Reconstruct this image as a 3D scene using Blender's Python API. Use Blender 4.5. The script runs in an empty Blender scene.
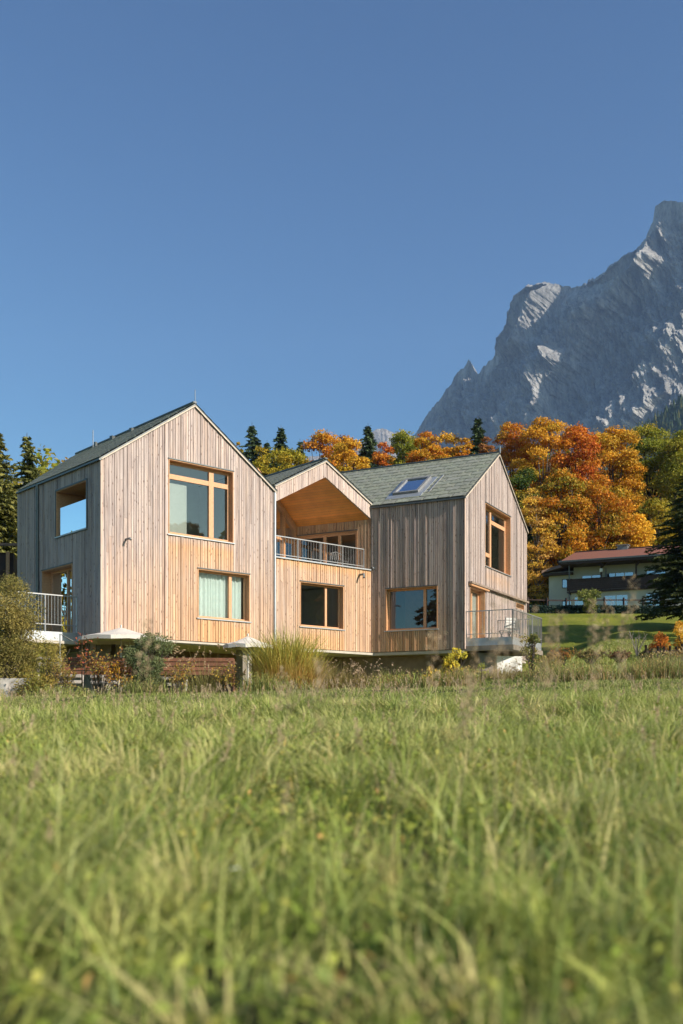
import bpy, math, random
import numpy as np
from mathutils import Vector

random.seed(7)
RNG = np.random.default_rng(11)
S = bpy.context.scene
COL = S.collection
F, CX, YH = 995.0, 341.5, 722.0          # photograph: focal length in pixels, centre column, eye level row
SUN = np.array([0.846, -0.532])          # plan direction towards the sun
SUN_EL = 28.0

def K(px): return (px - CX) / F
def PX(px, Y): return K(px) * Y
def PZ(py, Y): return (YH - py) / F * Y
def sstep(a, b, x):
    t = np.clip((x - a) / (b - a), 0, 1)
    return t * t * (3 - 2 * t)

# ---------------------------------------------------------------- noise
def _h(ix, iy, iz, seed):
    n = (ix * 374761393 + iy * 668265263 + iz * 2147483647 + seed * 974634777) & 0xffffffff
    n = ((n ^ (n >> 13)) * 1274126177) & 0xffffffff
    n = (n ^ (n >> 16)) & 0xffffff
    return n / float(0xffffff)
def vnoise(x, y, z, seed=0):
    x, y, z = np.broadcast_arrays(np.asarray(x, float), np.asarray(y, float), np.asarray(z, float))
    ix, iy, iz = [np.floor(v).astype(np.int64) for v in (x, y, z)]
    fx, fy, fz = x - ix, y - iy, z - iz
    fx, fy, fz = [v * v * v * (v * (v * 6 - 15) + 10) for v in (fx, fy, fz)]
    r = 0
    for dx in (0, 1):
        for dy in (0, 1):
            for dz in (0, 1):
                w = (fx if dx else 1 - fx) * (fy if dy else 1 - fy) * (fz if dz else 1 - fz)
                r = r + w * _h(ix + dx, iy + dy, iz + dz, seed)
    return r * 2 - 1
def fbm(x, y, z=0, o=4, seed=0, g=0.5):
    a, s, t = 1.0, 0, 0
    for i in range(o):
        s = s + a * vnoise(x * 2**i, y * 2**i, z * 2**i, seed + i); t += a; a *= g
    return s / t
def ridged(x, y, z=0, o=5, seed=0, g=0.5):
    a, s, t = 1.0, 0, 0
    for i in range(o):
        s = s + a * (1 - np.abs(vnoise(x * 2**i, y * 2**i, z * 2**i, seed + i))) ** 2; t += a; a *= g
    return s / t

# ---------------------------------------------------------------- terrain height
def ground(X, Y):
    X = np.asarray(X, float); Y = np.asarray(Y, float)
    Xc = np.clip(X, -30, 30)
    yc = np.clip(Y, -10, 27)
    s = 0.0530 + 0.0012 * np.clip(X, -14, 14)
    meadow = -0.55 + yc * s
    crest = -0.55 + 27 * s
    # open lawn on the right climbing to the neighbour's house
    lawn = np.interp(Y, [27, 40, 88, 96, 160, 320, 700, 9000], [0, 1.2, 8.6, 9.0, 19.5, 50, 60, 60])
    right = crest + lawn
    # behind the left and the house
    terr = np.interp(Y, [27, 30.5, 33, 46, 54, 88, 96, 160, 320, 700, 9000], [0, -0.45, -0.55, 0.3, 2.2, 8.6, 9.0, 19.5, 50, 60, 60])
    left = crest + terr
    m = sstep(4.2, 8.5, X - 0.42 * (Y - 38))
    far = sstep(55, 80, Y)
    m = np.maximum(m, far)
    z = np.where(Y < 27, meadow, left * (1 - m) + right * m)
    z = z + 0.05 * vnoise(X * .35, Y * .35, 0, 5) * sstep(2, 6, Y) + 0.02 * vnoise(X * 1.3, Y * 1.3, 0, 6)
    return z
def gz(x, y): return float(ground(np.array([x]), np.array([y]))[0])

# ---------------------------------------------------------------- objects
ROOTLOC = {}
def tag(o, label=None, cat=None, group=None, kind=None):
    if label: o['label'] = label
    if cat: o['category'] = cat
    if group: o['group'] = group
    if kind: o['kind'] = kind
    return o
def thing(name, loc, label, cat, group=None):
    o = bpy.data.objects.new(name, None); COL.objects.link(o)
    o.empty_display_size = 0.3
    o.location = loc
    ROOTLOC[o.name] = np.array(loc, float)
    return tag(o, label, cat, group)
def link_mesh(name, V, faces, mat, parent=None, cols=None, uvs=None, smooth=False, world=True, sizes=None):
    """faces: list of tuples or (loops, sizes) arrays; cols: per-vertex rgb"""
    me = bpy.data.meshes.new(name)
    V = np.asarray(V, np.float64).reshape(-1, 3).copy()
    root = parent
    while root is not None and root.parent is not None: root = root.parent
    if root is not None and world: V = V - ROOTLOC[root.name]
    if sizes is None:
        sizes = np.array([len(f) for f in faces], np.int32)
        loops = np.fromiter((i for f in faces for i in f), np.int32)
    else:
        loops = np.asarray(faces, np.int32).ravel(); sizes = np.asarray(sizes, np.int32)
    me.vertices.add(len(V)); me.vertices.foreach_set('co', V.astype(np.float32).ravel())
    me.loops.add(len(loops)); me.loops.foreach_set('vertex_index', loops)
    me.polygons.add(len(sizes))
    st = np.zeros(len(sizes), np.int32); st[1:] = np.cumsum(sizes)[:-1]
    me.polygons.foreach_set('loop_start', st); me.polygons.foreach_set('loop_total', sizes)
    me.polygons.foreach_set('use_smooth', np.full(len(sizes), smooth))
    if cols is not None:
        a = me.color_attributes.new('Col', 'FLOAT_COLOR', 'POINT')
        c = np.ones((len(V), 4), np.float32); c[:, :3] = np.asarray(cols).reshape(-1, 3)
        a.data.foreach_set('color', c.ravel())
    me.update(calc_edges=True); me.validate()
    me.materials.append(mat)
    o = bpy.data.objects.new(name, me); COL.objects.link(o)
    if parent is not None: o.parent = parent
    else: ROOTLOC[o.name] = np.zeros(3)
    return o

class MB:
    def __init__(s): s.v = []; s.f = []; s.c = []; s.col = (1, 1, 1)
    def add(s, pts, faces, col=None):
        n = len(s.v); s.v += [tuple(map(float, p)) for p in pts]
        s.f += [tuple(i + n for i in f) for f in faces]
        s.c += [col or s.col] * len(pts)
    def poly(s, *pts, col=None): s.add(pts, [tuple(range(len(pts)))], col)
    def hexa(s, p, col=None):   # p: 8 points, bottom ring 0-3, top ring 4-7
        s.add(p, [(3, 2, 1, 0), (4, 5, 6, 7), (0, 1, 5, 4), (1, 2, 6, 5), (2, 3, 7, 6), (3, 0, 4, 7)], col)
    def fbox(s, fr, u0, u1, z0, z1, d0, d1, col=None):  # box in a wall frame
        P = fr.P
        s.hexa([P(u0, z0, d0), P(u1, z0, d0), P(u1, z0, d1), P(u0, z0, d1),
                P(u0, z1, d0), P(u1, z1, d0), P(u1, z1, d1), P(u0, z1, d1)], col)
    def box(s, x0, x1, y0, y1, z0, z1, col=None):
        s.hexa([(x0, y0, z0), (x1, y0, z0), (x1, y1, z0), (x0, y1, z0), (x0, y0, z1), (x1, y0, z1), (x1, y1, z1), (x0, y1, z1)], col)
    def bar(s, a, b, w, h=None, up=(0, 0, 1), col=None):
        h = h or w; a = Vector(a); b = Vector(b); d = (b - a).normalized(); u = Vector(up)
        if abs(d.dot(u)) > .98: u = Vector((0.6, 0.8, 0))
        r = d.cross(u).normalized(); u = r.cross(d).normalized()
        P = []
        for q in (a, b):
            for sx, sz in ((-1, -1), (1, -1), (1, 1), (-1, 1)): P.append(q + r * (sx * w / 2) + u * (sz * h / 2))
        s.hexa(P, col)
    def tube(s, pts, rad, n=6, col=None, cap=True):
        pts = [Vector(p) for p in pts]; m = len(pts)
        if not hasattr(rad, '__len__'): rad = [rad] * m
        V = []; prev = None
        for i, p in enumerate(pts):
            d = (pts[min(i + 1, m - 1)] - pts[max(i - 1, 0)]).normalized()
            u = prev if prev is not None else (Vector((1, 0, 0)) if abs(d.x) < .9 else Vector((0, 1, 0)))
            r = d.cross(u)
            if r.length < 1e-4: r = d.cross(Vector((0, 1, 0)))
            r.normalize(); u = r.cross(d).normalized(); prev = u
            for k in range(n):
                t = 2 * math.pi * k / n
                V.append(p + (u * math.cos(t) + r * math.sin(t)) * rad[i])
        Fc = [(i * n + k, i * n + (k + 1) % n, (i + 1) * n + (k + 1) % n, (i + 1) * n + k) for i in range(m - 1) for k in range(n)]
        if cap: Fc += [tuple(range(n))[::-1], tuple((m - 1) * n + k for k in range(n))]
        s.add(V, Fc, col)
    def build(s, name, mat, parent=None, smooth=False):
        return link_mesh(name, s.v, s.f, mat, parent, cols=s.c, smooth=smooth)

class Frame:
    def __init__(s, ox, oy, dx, dy, nx, ny, off=0.0):
        s.o = (ox + nx * off, oy + ny * off); s.d = (dx, dy); s.n = (nx, ny)
    def P(s, u, z, d=0.0):
        return (s.o[0] + s.d[0] * u + s.n[0] * d, s.o[1] + s.d[1] * u + s.n[1] * d, z)

# ---------------------------------------------------------------- materials
def newmat(name):
    m = bpy.data.materials.new(name); m.use_nodes = True
    nt = m.node_tree; nt.nodes.clear()
    return m, nt, nt.nodes, nt.links
def ramp(N, stops, interp='LINEAR'):
    r = N.new('ShaderNodeValToRGB'); r.color_ramp.interpolation = interp
    e = r.color_ramp.elements
    while len(e) < len(stops): e.new(0.5)
    for i, (p, c) in enumerate(stops): e[i].position = p; e[i].color = (*c, 1) if len(c) == 3 else c
    return r
def simple(name, col, rough=0.6, metal=0.0, var=0.15, scale=6.0, bump=0.0, spec=0.4, usecol=False, stretch=None):
    m, nt, N, L = newmat(name)
    out = N.new('ShaderNodeOutputMaterial'); b = N.new('ShaderNodeBsdfPrincipled')
    L.new(b.outputs[0], out.inputs[0])
    b.inputs['Roughness'].default_value = rough; b.inputs['Metallic'].default_value = metal
    b.inputs['Specular IOR Level'].default_value = spec
    tc = N.new('ShaderNodeTexCoord'); mp = N.new('ShaderNodeMapping'); L.new(tc.outputs['Object'], mp.inputs[0])
    if stretch: mp.inputs['Scale'].default_value = stretch
    no = N.new('ShaderNodeTexNoise'); no.inputs['Scale'].default_value = scale; no.inputs['Detail'].default_value = 6
    L.new(mp.outputs[0], no.inputs[0])
    r = ramp(N, [(0.25, tuple(c * (1 - var) for c in col)), (0.75, tuple(min(1, c * (1 + var)) for c in col))])
    L.new(no.outputs[0], r.inputs[0]); res = r.outputs[0]
    if usecol:
        at = N.new('ShaderNodeAttribute'); at.attribute_name = 'Col'
        mx = N.new('ShaderNodeMix'); mx.data_type = 'RGBA'; mx.blend_type = 'MULTIPLY'; mx.inputs[0].default_value = 1
        L.new(res, mx.inputs[6]); L.new(at.outputs[0], mx.inputs[7]); res = mx.outputs[2]
    L.new(res, b.inputs['Base Color'])
    if bump:
        bp = N.new('ShaderNodeBump'); bp.inputs['Strength'].default_value = bump; bp.inputs['Distance'].default_value = 0.02
        L.new(no.outputs[0], bp.inputs['Height']); L.new(bp.outputs[0], b.inputs['Normal'])
    return m
def leafmat(name, trans=0.3, rough=0.6, tint=(1, 1, 1), varscale=0.6, spec=0.2):
    """colour comes from the leaf's own 'Col'"""
    m, nt, N, L = newmat(name)
    out = N.new('ShaderNodeOutputMaterial'); b = N.new('ShaderNodeBsdfPrincipled'); t = N.new('ShaderNodeBsdfTranslucent')
    mx = N.new('ShaderNodeMixShader'); mx.inputs[0].default_value = trans
    at = N.new('ShaderNodeAttribute'); at.attribute_name = 'Col'
    mu = N.new('ShaderNodeMix'); mu.data_type = 'RGBA'; mu.blend_type = 'MULTIPLY'; mu.inputs[0].default_value = 1
    mu.inputs[7].default_value = (*tint, 1)
    L.new(at.outputs[0], mu.inputs[6])
    L.new(mu.outputs[2], b.inputs['Base Color']); L.new(mu.outputs[2], t.inputs[0])
    b.inputs['Roughness'].default_value = rough; b.inputs['Specular IOR Level'].default_value = spec
    L.new(b.outputs[0], mx.inputs[1]); L.new(t.outputs[0], mx.inputs[2]); L.new(mx.outputs[0], out.inputs[0])
    return m

def woodmat(name, weathered=True, base=None, dark=None, axis='V', knots=True):
    """vertical boards; Col.r = how fresh/orange, Col.g = board random, Col.b = tone"""
    m, nt, N, L = newmat(name)
    out = N.new('ShaderNodeOutputMaterial'); b = N.new('ShaderNodeBsdfPrincipled'); L.new(b.outputs[0], out.inputs[0])
    b.inputs['Roughness'].default_value = 0.75; b.inputs['Specular IOR Level'].default_value = 0.25
    at = N.new('ShaderNodeAttribute'); at.attribute_name = 'Col'
    sp = N.new('ShaderNodeSeparateColor'); L.new(at.outputs[0], sp.inputs[0])
    tc = N.new('ShaderNodeTexCoord')
    # shift every board's grain by its random
    ad = N.new('ShaderNodeVectorMath'); ad.operation = 'MULTIPLY_ADD'
    cx = N.new('ShaderNodeCombineXYZ'); L.new(sp.outputs[1], cx.inputs[0]); L.new(sp.outputs[1], cx.inputs[1]); L.new(sp.outputs[1], cx.inputs[2])
    L.new(cx.outputs[0], ad.inputs[0]); ad.inputs[1].default_value = (37, 53, 91); L.new(tc.outputs['Object'], ad.inputs[2])
    mp = N.new('ShaderNodeMapping'); mp.inputs['Scale'].default_value = (30, 30, 1.1); L.new(ad.outputs[0], mp.inputs[0])
    g = N.new('ShaderNodeTexNoise'); g.inputs['Scale'].default_value = 1.0; g.inputs['Detail'].default_value = 7; g.inputs['Roughness'].default_value = .62
    L.new(mp.outputs[0], g.inputs[0])
    mp2 = N.new('ShaderNodeMapping'); mp2.inputs['Scale'].default_value = (1.2, 1.2, .55); L.new(ad.outputs[0], mp2.inputs[0])
    g2 = N.new('ShaderNodeTexNoise'); g2.inputs['Scale'].default_value = 1.6; g2.inputs['Detail'].default_value = 4; L.new(mp2.outputs[0], g2.inputs[0])
    wea = ramp(N, [(0.0, (0.15, 0.112, 0.100)), (0.3, (0.325, 0.255, 0.232)), (0.62, (0.47, 0.385, 0.352)), (1.0, (0.60, 0.51, 0.475))])
    fre = ramp(N, [(0.0, (0.38, 0.18, 0.08)), (0.4, (0.58, 0.32, 0.16)), (1.0, (0.70, 0.46, 0.26))])
    # brightness index = .45*board + .35*grain + .2*blotch
    def ma(op, a, bb, c=None):
        n = N.new('ShaderNodeMath'); n.operation = op
        for i, v in enumerate((a, bb, c)):
            if v is None: continue
            if isinstance(v, (int, float)): n.inputs[i].default_value = v
            else: L.new(v, n.inputs[i])
        return n.outputs[0]
    idx = ma('MULTIPLY_ADD', g.outputs[0], 1.45, ma('MULTIPLY_ADD', sp.outputs[1], 0.30, ma('MULTIPLY_ADD', g2.outputs[0], 0.6, -0.62)))
    L.new(idx, wea.inputs[0]); L.new(idx, fre.inputs[0])
    mix = N.new('ShaderNodeMix'); mix.data_type = 'RGBA'
    fr = ma('ADD', sp.outputs[0], ma('MULTIPLY_ADD', g2.outputs[0], 0.7, -0.35)); fr = ma('MULTIPLY', fr, ma('GREATER_THAN', sp.outputs[0], -0.5))
    cl = N.new('ShaderNodeClamp'); L.new(fr, cl.inputs[0])
    L.new(cl.outputs[0], mix.inputs[0]); L.new(wea.outputs[0], mix.inputs[6]); L.new(fre.outputs[0], mix.inputs[7])
    # knots
    mp3 = N.new('ShaderNodeMapping'); mp3.inputs['Scale'].default_value = (12.0, 12.0, 4.5); L.new(ad.outputs[0], mp3.inputs[0])
    vo = N.new('ShaderNodeTexVoronoi'); vo.inputs['Scale'].default_value = 1.0; L.new(mp3.outputs[0], vo.inputs[0])
    kr = ramp(N, [(0.09, (0.38, 0.31, 0.28)), (0.25, (1, 1, 1))]); vs = N.new('ShaderNodeSeparateColor'); L.new(vo.outputs['Color'], vs.inputs[0]); L.new(ma('ADD', vo.outputs['Distance'], ma('MULTIPLY', ma('GREATER_THAN', vs.outputs[0], 0.50), 1.0)), kr.inputs[0])
    mk = N.new('ShaderNodeMix'); mk.data_type = 'RGBA'; mk.blend_type = 'MULTIPLY'; mk.inputs[0].default_value = 1.0
    L.new(mix.outputs[2], mk.inputs[6]); L.new(kr.outputs[0], mk.inputs[7])
    tn = N.new('ShaderNodeMix'); tn.data_type = 'RGBA'; tn.blend_type = 'MULTIPLY'; tn.inputs[0].default_value = 1.0
    L.new(mk.outputs[2], tn.inputs[6])
    cb = N.new('ShaderNodeCombineColor')
    for i in range(3): L.new(sp.outputs[2], cb.inputs[i])
    L.new(cb.outputs[0], tn.inputs[7])
    L.new(tn.outputs[2], b.inputs['Base Color'])
    bp = N.new('ShaderNodeBump'); bp.inputs['Strength'].default_value = 0.35; bp.inputs['Distance'].default_value = 0.004
    L.new(g.outputs[0], bp.inputs['Height']); L.new(bp.outputs[0], b.inputs['Normal'])
    return m

def glassmat(name, boost=0.10, tint=(0.74, 0.78, 0.86)):
    m, nt, N, L = newmat(name)
    out = N.new('ShaderNodeOutputMaterial'); tr = N.new('ShaderNodeBsdfTransparent'); gl = N.new('ShaderNodeBsdfGlossy')
    gl.inputs['Roughness'].default_value = 0.0; tr.inputs[0].default_value = (0.72, 0.78, 0.76, 1)
    gl.inputs[0].default_value = (*tint, 1)
    fr = N.new('ShaderNodeFresnel'); fr.inputs[0].default_value = 1.6
    ma = N.new('ShaderNodeMath'); ma.operation = 'MULTIPLY_ADD'; ma.inputs[1].default_value = 1.05; ma.inputs[2].default_value = boost
    L.new(fr.outputs[0], ma.inputs[0])
    tc = N.new('ShaderNodeTexCoord'); no = N.new('ShaderNodeTexNoise'); no.inputs['Scale'].default_value = 0.9
    bp = N.new('ShaderNodeBump'); bp.inputs['Strength'].default_value = 0.02; bp.inputs['Distance'].default_value = .05
    L.new(tc.outputs['Object'], no.inputs[0]); L.new(no.outputs[0], bp.inputs['Height']); L.new(bp.outputs[0], gl.inputs['Normal'])
    mx = N.new('ShaderNodeMixShader'); L.new(ma.outputs[0], mx.inputs[0]); L.new(tr.outputs[0], mx.inputs[1]); L.new(gl.outputs[0], mx.inputs[2])
    L.new(mx.outputs[0], out.inputs[0])
    return m

M = {}
M['clad'] = woodmat('weathered_larch')
M['trimwood'] = simple('fresh_wood', (0.50, 0.265, 0.13), 0.6, var=0.22, scale=4, stretch=(3, 3, 10), bump=.2, usecol=True)
M['back'] = simple('dark_batten', (0.07, 0.055, 0.045), 0.9)
M['roof'] = simple('grey_shingle', (0.255, 0.262, 0.205), 0.72, var=0.25, scale=7, bump=.3, usecol=True, spec=.35)
M['roofedge'] = simple('dark_sheet_metal', (0.12, 0.13, 0.13), 0.45, metal=.5)
M['zinc'] = simple('zinc', (0.42, 0.44, 0.46), 0.42, metal=.55, var=.1)
M['steel'] = simple('galvanised_steel', (0.40, 0.40, 0.40), 0.38, metal=.6, var=.08)
M['glass'] = glassmat('window_glass', .08)
M['glass_hi'] = glassmat('window_glass_coated', 0.10)
M['room'] = simple('room_plaster', (0.52, 0.51, 0.47), 0.9, var=.05)
M['curtain'] = simple('curtain_cloth', (0.80, 0.84, 0.80), 0.9, var=.06)
M['concrete'] = simple('concrete', (0.22, 0.185, 0.145), 0.85, var=.18, scale=2.2, bump=.2)
M['slab'] = simple('pale_slab', (0.46, 0.41, 0.34), 0.8, var=.12, scale=3)
M['white'] = simple('white_render', (0.78, 0.76, 0.72), 0.85, var=.06, scale=3)
M['parasol'] = simple('cream_canvas', (0.64, 0.58, 0.51), 0.85, var=.05)
M['bark'] = simple('bark', (0.075, 0.06, 0.048), 0.9, var=.4, scale=9, bump=.6, stretch=(1, 1, .3))
M['palebark'] = simple('pale_bark', (0.24, 0.21, 0.18), 0.9, var=.35, scale=9, bump=.5)
M['leaf'] = leafmat('autumn_leaf', .34, tint=(1.25, 1.15, .9))
M['needle'] = leafmat('needles', .12, .7)
M['grass'] = leafmat('grass_blade', .28, .5, spec=.4, tint=(1.0, 1.07, .80))
M['dry'] = leafmat('dry_stalk', .3, .7)
M['deckwood'] = simple('red_brown_boards', (0.21, 0.085, 0.045), 0.7, var=.3, scale=5, usecol=True)
M['greywood'] = simple('silvered_boards', (0.52, 0.47, 0.41), 0.8, var=.25, scale=5, usecol=True)
M['darkwood'] = simple('dark_stained_wood', (0.045, 0.022, 0.016), 0.6, var=.3)
M['redtile'] = simple('red_roof_tile', (0.24, 0.095, 0.062), 0.8, var=.25, scale=12, usecol=True)
M['browntile'] = simple('brown_roof_tile', (0.26, 0.16, 0.11), 0.8, var=.25, scale=8, usecol=True)
M['hedge'] = leafmat('hedge_leaf', .15)
M['stone'] = simple('stone_block', (0.42, 0.39, 0.35), 0.9, var=.3, scale=5, bump=.6)
M['petal'] = simple('white_petal', (0.82, 0.82, 0.78), 0.7, var=.03)
M['soffit'] = simple('soffit_boards', (0.80, 0.33, 0.075), 0.55, var=.15, scale=2, usecol=True)
M['furn'] = simple('grey_frame', (0.20, 0.20, 0.20), 0.5)
M['blackmetal'] = simple('black_metal', (0.03, 0.03, 0.03), 0.4, metal=.4)
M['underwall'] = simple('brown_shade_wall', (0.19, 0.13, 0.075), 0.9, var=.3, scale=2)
M['ledge'] = simple('stained_ledge', (0.24, 0.18, 0.14), 0.8, var=.4, scale=3)
M['shadewhite'] = simple('shade_dimmed_white_render', (0.50, 0.475, 0.40), 0.9, var=.1, scale=1)  # white render darkened: the shade on the neighbour's walls is put into the colour
M['slat'] = simple('pale_slats', (0.60, 0.57, 0.52), 0.6)
# ================================================================ THE HOUSE
a_ = (0.749, 0.663); b_ = (-0.663, 0.749)
c_ = (0.886, -0.463); d_ = (0.463, 0.886)
C1 = (-7.97, 33.0)
ZB = 2.88                                   # underside of the timber storeys
house = thing('wooden_house', (C1[0], C1[1], 0.4), 'pale weathered timber house of three joined gabled blocks standing above the meadow', 'house')
HL = ROOTLOC[house.name]
A = Frame(*C1, *a_, 0.663, -0.749)
B = Frame(*C1, *b_, -0.749, -0.663)
R0 = (C1[0] + 12.28 * a_[0], C1[1] + 12.28 * a_[1])
Cc = Frame(*R0, *c_, -0.463, -0.886)
C3 = (R0[0] + 4.07 * c_[0], R0[1] + 4.07 * c_[1])
D = Frame(*C3, *d_, 0.886, -0.463)
W1 = 7.24; APX1 = 11.24; EAV1 = 8.74
WD = 8.24; APX3 = 11.52; EAV3 = 8.88

def rects_minus(z0, z1, ops):
    iv = [(z0, z1)]
    for a, b in ops:
        nv = []
        for p, q in iv:
            if b <= p or a >= q: nv.append((p, q)); continue
            if a > p: nv.append((p, a))
            if b < q: nv.append((b, q))
        iv = nv
    return iv
def boards(fr, u0, u1, zb, zt, ops, fresh, name='cladding', label=None, tone=1.0, seed=0, wmin=.065, wmax=.10, parent=None, extra=()):
    rnd = random.Random(seed)
    br = sorted({u0, u1, *[o[0] for o in ops], *[o[1] for o in ops], *extra})
    br = [x for x in br if u0 <= x <= u1]
    m = MB(); bk = MB()
    for s0, s1 in zip(br[:-1], br[1:]):
        if s1 - s0 < .01: continue
        n = max(1, round((s1 - s0) / ((wmin + wmax) / 2)))
        ws = [rnd.uniform(wmin, wmax) if rnd.random() < .7 else rnd.uniform(.038, .05) for _ in range(n)]
        k = (s1 - s0) / sum(ws); x = s0
        mid = (s0 + s1) / 2
        hit = [(o[2], o[3]) for o in ops if o[0] <= mid <= o[1]]
        ztm0, ztm1 = zt(s0), zt(s1)
        for p, q in rects_minus(zb, 99, hit):
            if q > 90: bk.poly(fr.P(s0, p, 0), fr.P(s1, p, 0), fr.P(s1, ztm1 - .01, 0), fr.P(s0, ztm0 - .01, 0))
            else: bk.poly(fr.P(s0, p, 0), fr.P(s1, p, 0), fr.P(s1, q, 0), fr.P(s0, q, 0))
        for w in ws:
            w *= k; xa, xb = x + .0085, x + w - .0085; x += w
            dep = .022 + (.02 if w < .055 else 0) + rnd.uniform(0, .010)
            g = rnd.random(); tn = tone * rnd.uniform(.88, 1.06)
            if rnd.random() < .06: tn *= .86
            ivs = []
            for p, q in rects_minus(zb, 99, hit):
                qq = min(zt(xa), zt(xb)) if q > 90 else q
                if qq - p > 2.2 and rnd.random() < .62:
                    j = rnd.uniform(p + .5, qq - .5); ivs += [(p, j - .003), (j + .003, q)]
                else: ivs.append((p, q))
            for p, q in ivs:
                if q > 90 or rnd.random() < .6: g = rnd.random(); tn = tone * rnd.uniform(.88, 1.06)
                ta, tb = (zt(xa), zt(xb)) if q > 90 else (q, q)
                nz = max(1, int((min(ta, tb) - p) / .35))
                ring = []
                for i in range(nz + 1):
                    t = i / nz
                    za = p + (ta - p) * t; zb_ = p + (tb - p) * t
                    fz = fresh((xa + xb) / 2, (za + zb_) / 2)
                    ring.append(([fr.P(xa, za, 0), fr.P(xa, za, dep), fr.P(xb, zb_, dep), fr.P(xb, zb_, 0)], fz))
                n0 = len(m.v)
                for pts, fz in ring:
                    m.v += pts; m.c += [(max(0, fz), g, tn)] * 4
                for i in range(nz):
                    o = n0 + i * 4
                    m.f += [(o + 0, o + 1, o + 5, o + 4), (o + 1, o + 2, o + 6, o + 5), (o + 2, o + 3, o + 7, o + 6)]
                m.f += [(n0, n0 + 3, n0 + 2, n0 + 1)]
                o = n0 + nz * 4; m.f += [(o, o + 1, o + 2, o + 3)]
    w = m.build(name, M['clad'], parent or house)
    if label: w['label'] = label
    bk.build('wall_backing', M['back'], w)
    return w

def window(fr, u0, u1, z0, z1, depth=.2, mull=(), trans=(), fw=.09, sill=True, curtain=None, glass='glass', room=3.0, rside=0.8, name='window', half=None, roomcol='room', label=None, ledge=True):
    """reveal, frame with bars, panes; mull = positions 0..1, trans = list of (height 0..1, mull span)"""
    P = fr.P
    m = MB(); t = .035
    m.fbox(fr, u0, u0 + t, z0, z1, -depth - .06, .045, (1, 1, 1)); m.fbox(fr, u1 - t, u1, z0, z1, -depth - .06, .045, (1, 1, 1))
    m.fbox(fr, u0 + t, u1 - t, z1 - t, z1, -depth - .06, .045, (.95, .95, .95)); m.fbox(fr, u0 + t, u1 - t, z0, z0 + t, -depth - .06, .02)
    w = m.build(name, M['trimwood'], house)
    if label: w['label'] = label
    e = MB(); e.fbox(fr, u0 - .02, u1 + .02, z1, z1 + .035, 0, .075)
    e.build('head_flashing', M['roofedge'], w)
    a, b, c, d = u0 + t, u1 - t, z0 + t, z1 - t
    f = MB(); d0, d1 = -depth - .05, -depth + .03
    cols = (1.2, 1.2, 1.3)
    f.fbox(fr, a, a + fw, c, d, d0, d1, cols); f.fbox(fr, b - fw, b, c, d, d0, d1, cols)
    f.fbox(fr, a + fw, b - fw, c, c + fw, d0, d1, cols); f.fbox(fr, a + fw, b - fw, d - fw, d, d0, d1, cols)
    ms = []
    for mu in mull:
        x = a + (b - a) * mu[0]; ww = mu[1]
        f.fbox(fr, x - ww / 2, x + ww / 2, c + fw, d - fw, d0, d1 + .012, cols); ms.append((x - ww / 2, x + ww / 2))
    edges = [a + fw] + [q for s in ms for q in s] + [b - fw]
    spans = [(edges[i], edges[i + 1]) for i in range(0, len(edges), 2)]
    for tr in trans:
        z = c + (d - c) * tr[0]
        for si in (tr[2] if len(tr) > 2 else range(len(spans))):
            f.fbox(fr, spans[si][0], spans[si][1], z - tr[1] / 2, z + tr[1] / 2, d0, d1, cols)
    f.build('frame', M['trimwood'], w)
    g = MB(); dg = -depth - .01
    g.poly(P(a + .01, c + .01, dg), P(b - .01, c + .01, dg), P(b - .01, d - .01, dg), P(a + .01, d - .01, dg))
    g.build('pane', M[glass], w)
    if sill:
        s = MB(); s.fbox(fr, u0 - .05, u1 + .05, z0 - .035, z0 - .002, -depth + .03, .085); s.build('sill', M['zinc'], w)
    if curtain:
        cu = MB(); v = []; n = 90
        for i in range(n + 1):
            t_ = i / n; u = a + .03 + (b - a - .06) * t_
            dd = -depth - .16 + .035 * math.sin(t_ * 95 + 2.2 * math.sin(t_ * 17))
            v += [P(u, c + .02, dd), P(u, d - .02, dd * .99)]
        cu.add(v, [(2 * i, 2 * i + 2, 2 * i + 3, 2 * i + 1) for i in range(n)])
        cu.build('curtain', M['curtain'], w, smooth=True)
    if room:
        r = MB(); x0, x1, y0, y1 = u0 - rside, u1 + rside, -depth - .07, -depth - room
        zf, zc = z0 - .5, z1 + .25
        r.poly(P(x0, zf, y1), P(x1, zf, y1), P(x1, zc, y1), P(x0, zc, y1))
        r.poly(P(x0, zf, y0), P(x0, zf, y1), P(x0, zc, y1), P(x0, zc, y0)); r.poly(P(x1, zf, y0), P(x1, zc, y0), P(x1, zc, y1), P(x1, zf, y1))
        r.poly(P(x0, zf, y0), P(x1, zf, y0), P(x1, zf, y1), P(x0, zf, y1)); r.poly(P(x0, zc, y0), P(x0, zc, y1), P(x1, zc, y1), P(x1, zc, y0))
        r.build('room_lining', M[roomcol], w)
    return w

def zt1(u): return min(EAV1 + (APX1 - EAV1) * u / (W1 / 2), APX1 - (APX1 - EAV1) * (u - W1 / 2) / (W1 / 2)) - .03
def zt3(u): return min(EAV3 + (APX3 - EAV3) * u / (WD / 2), APX3 - (APX3 - EAV3) * (u - WD / 2) / (WD / 2)) - .03

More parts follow.
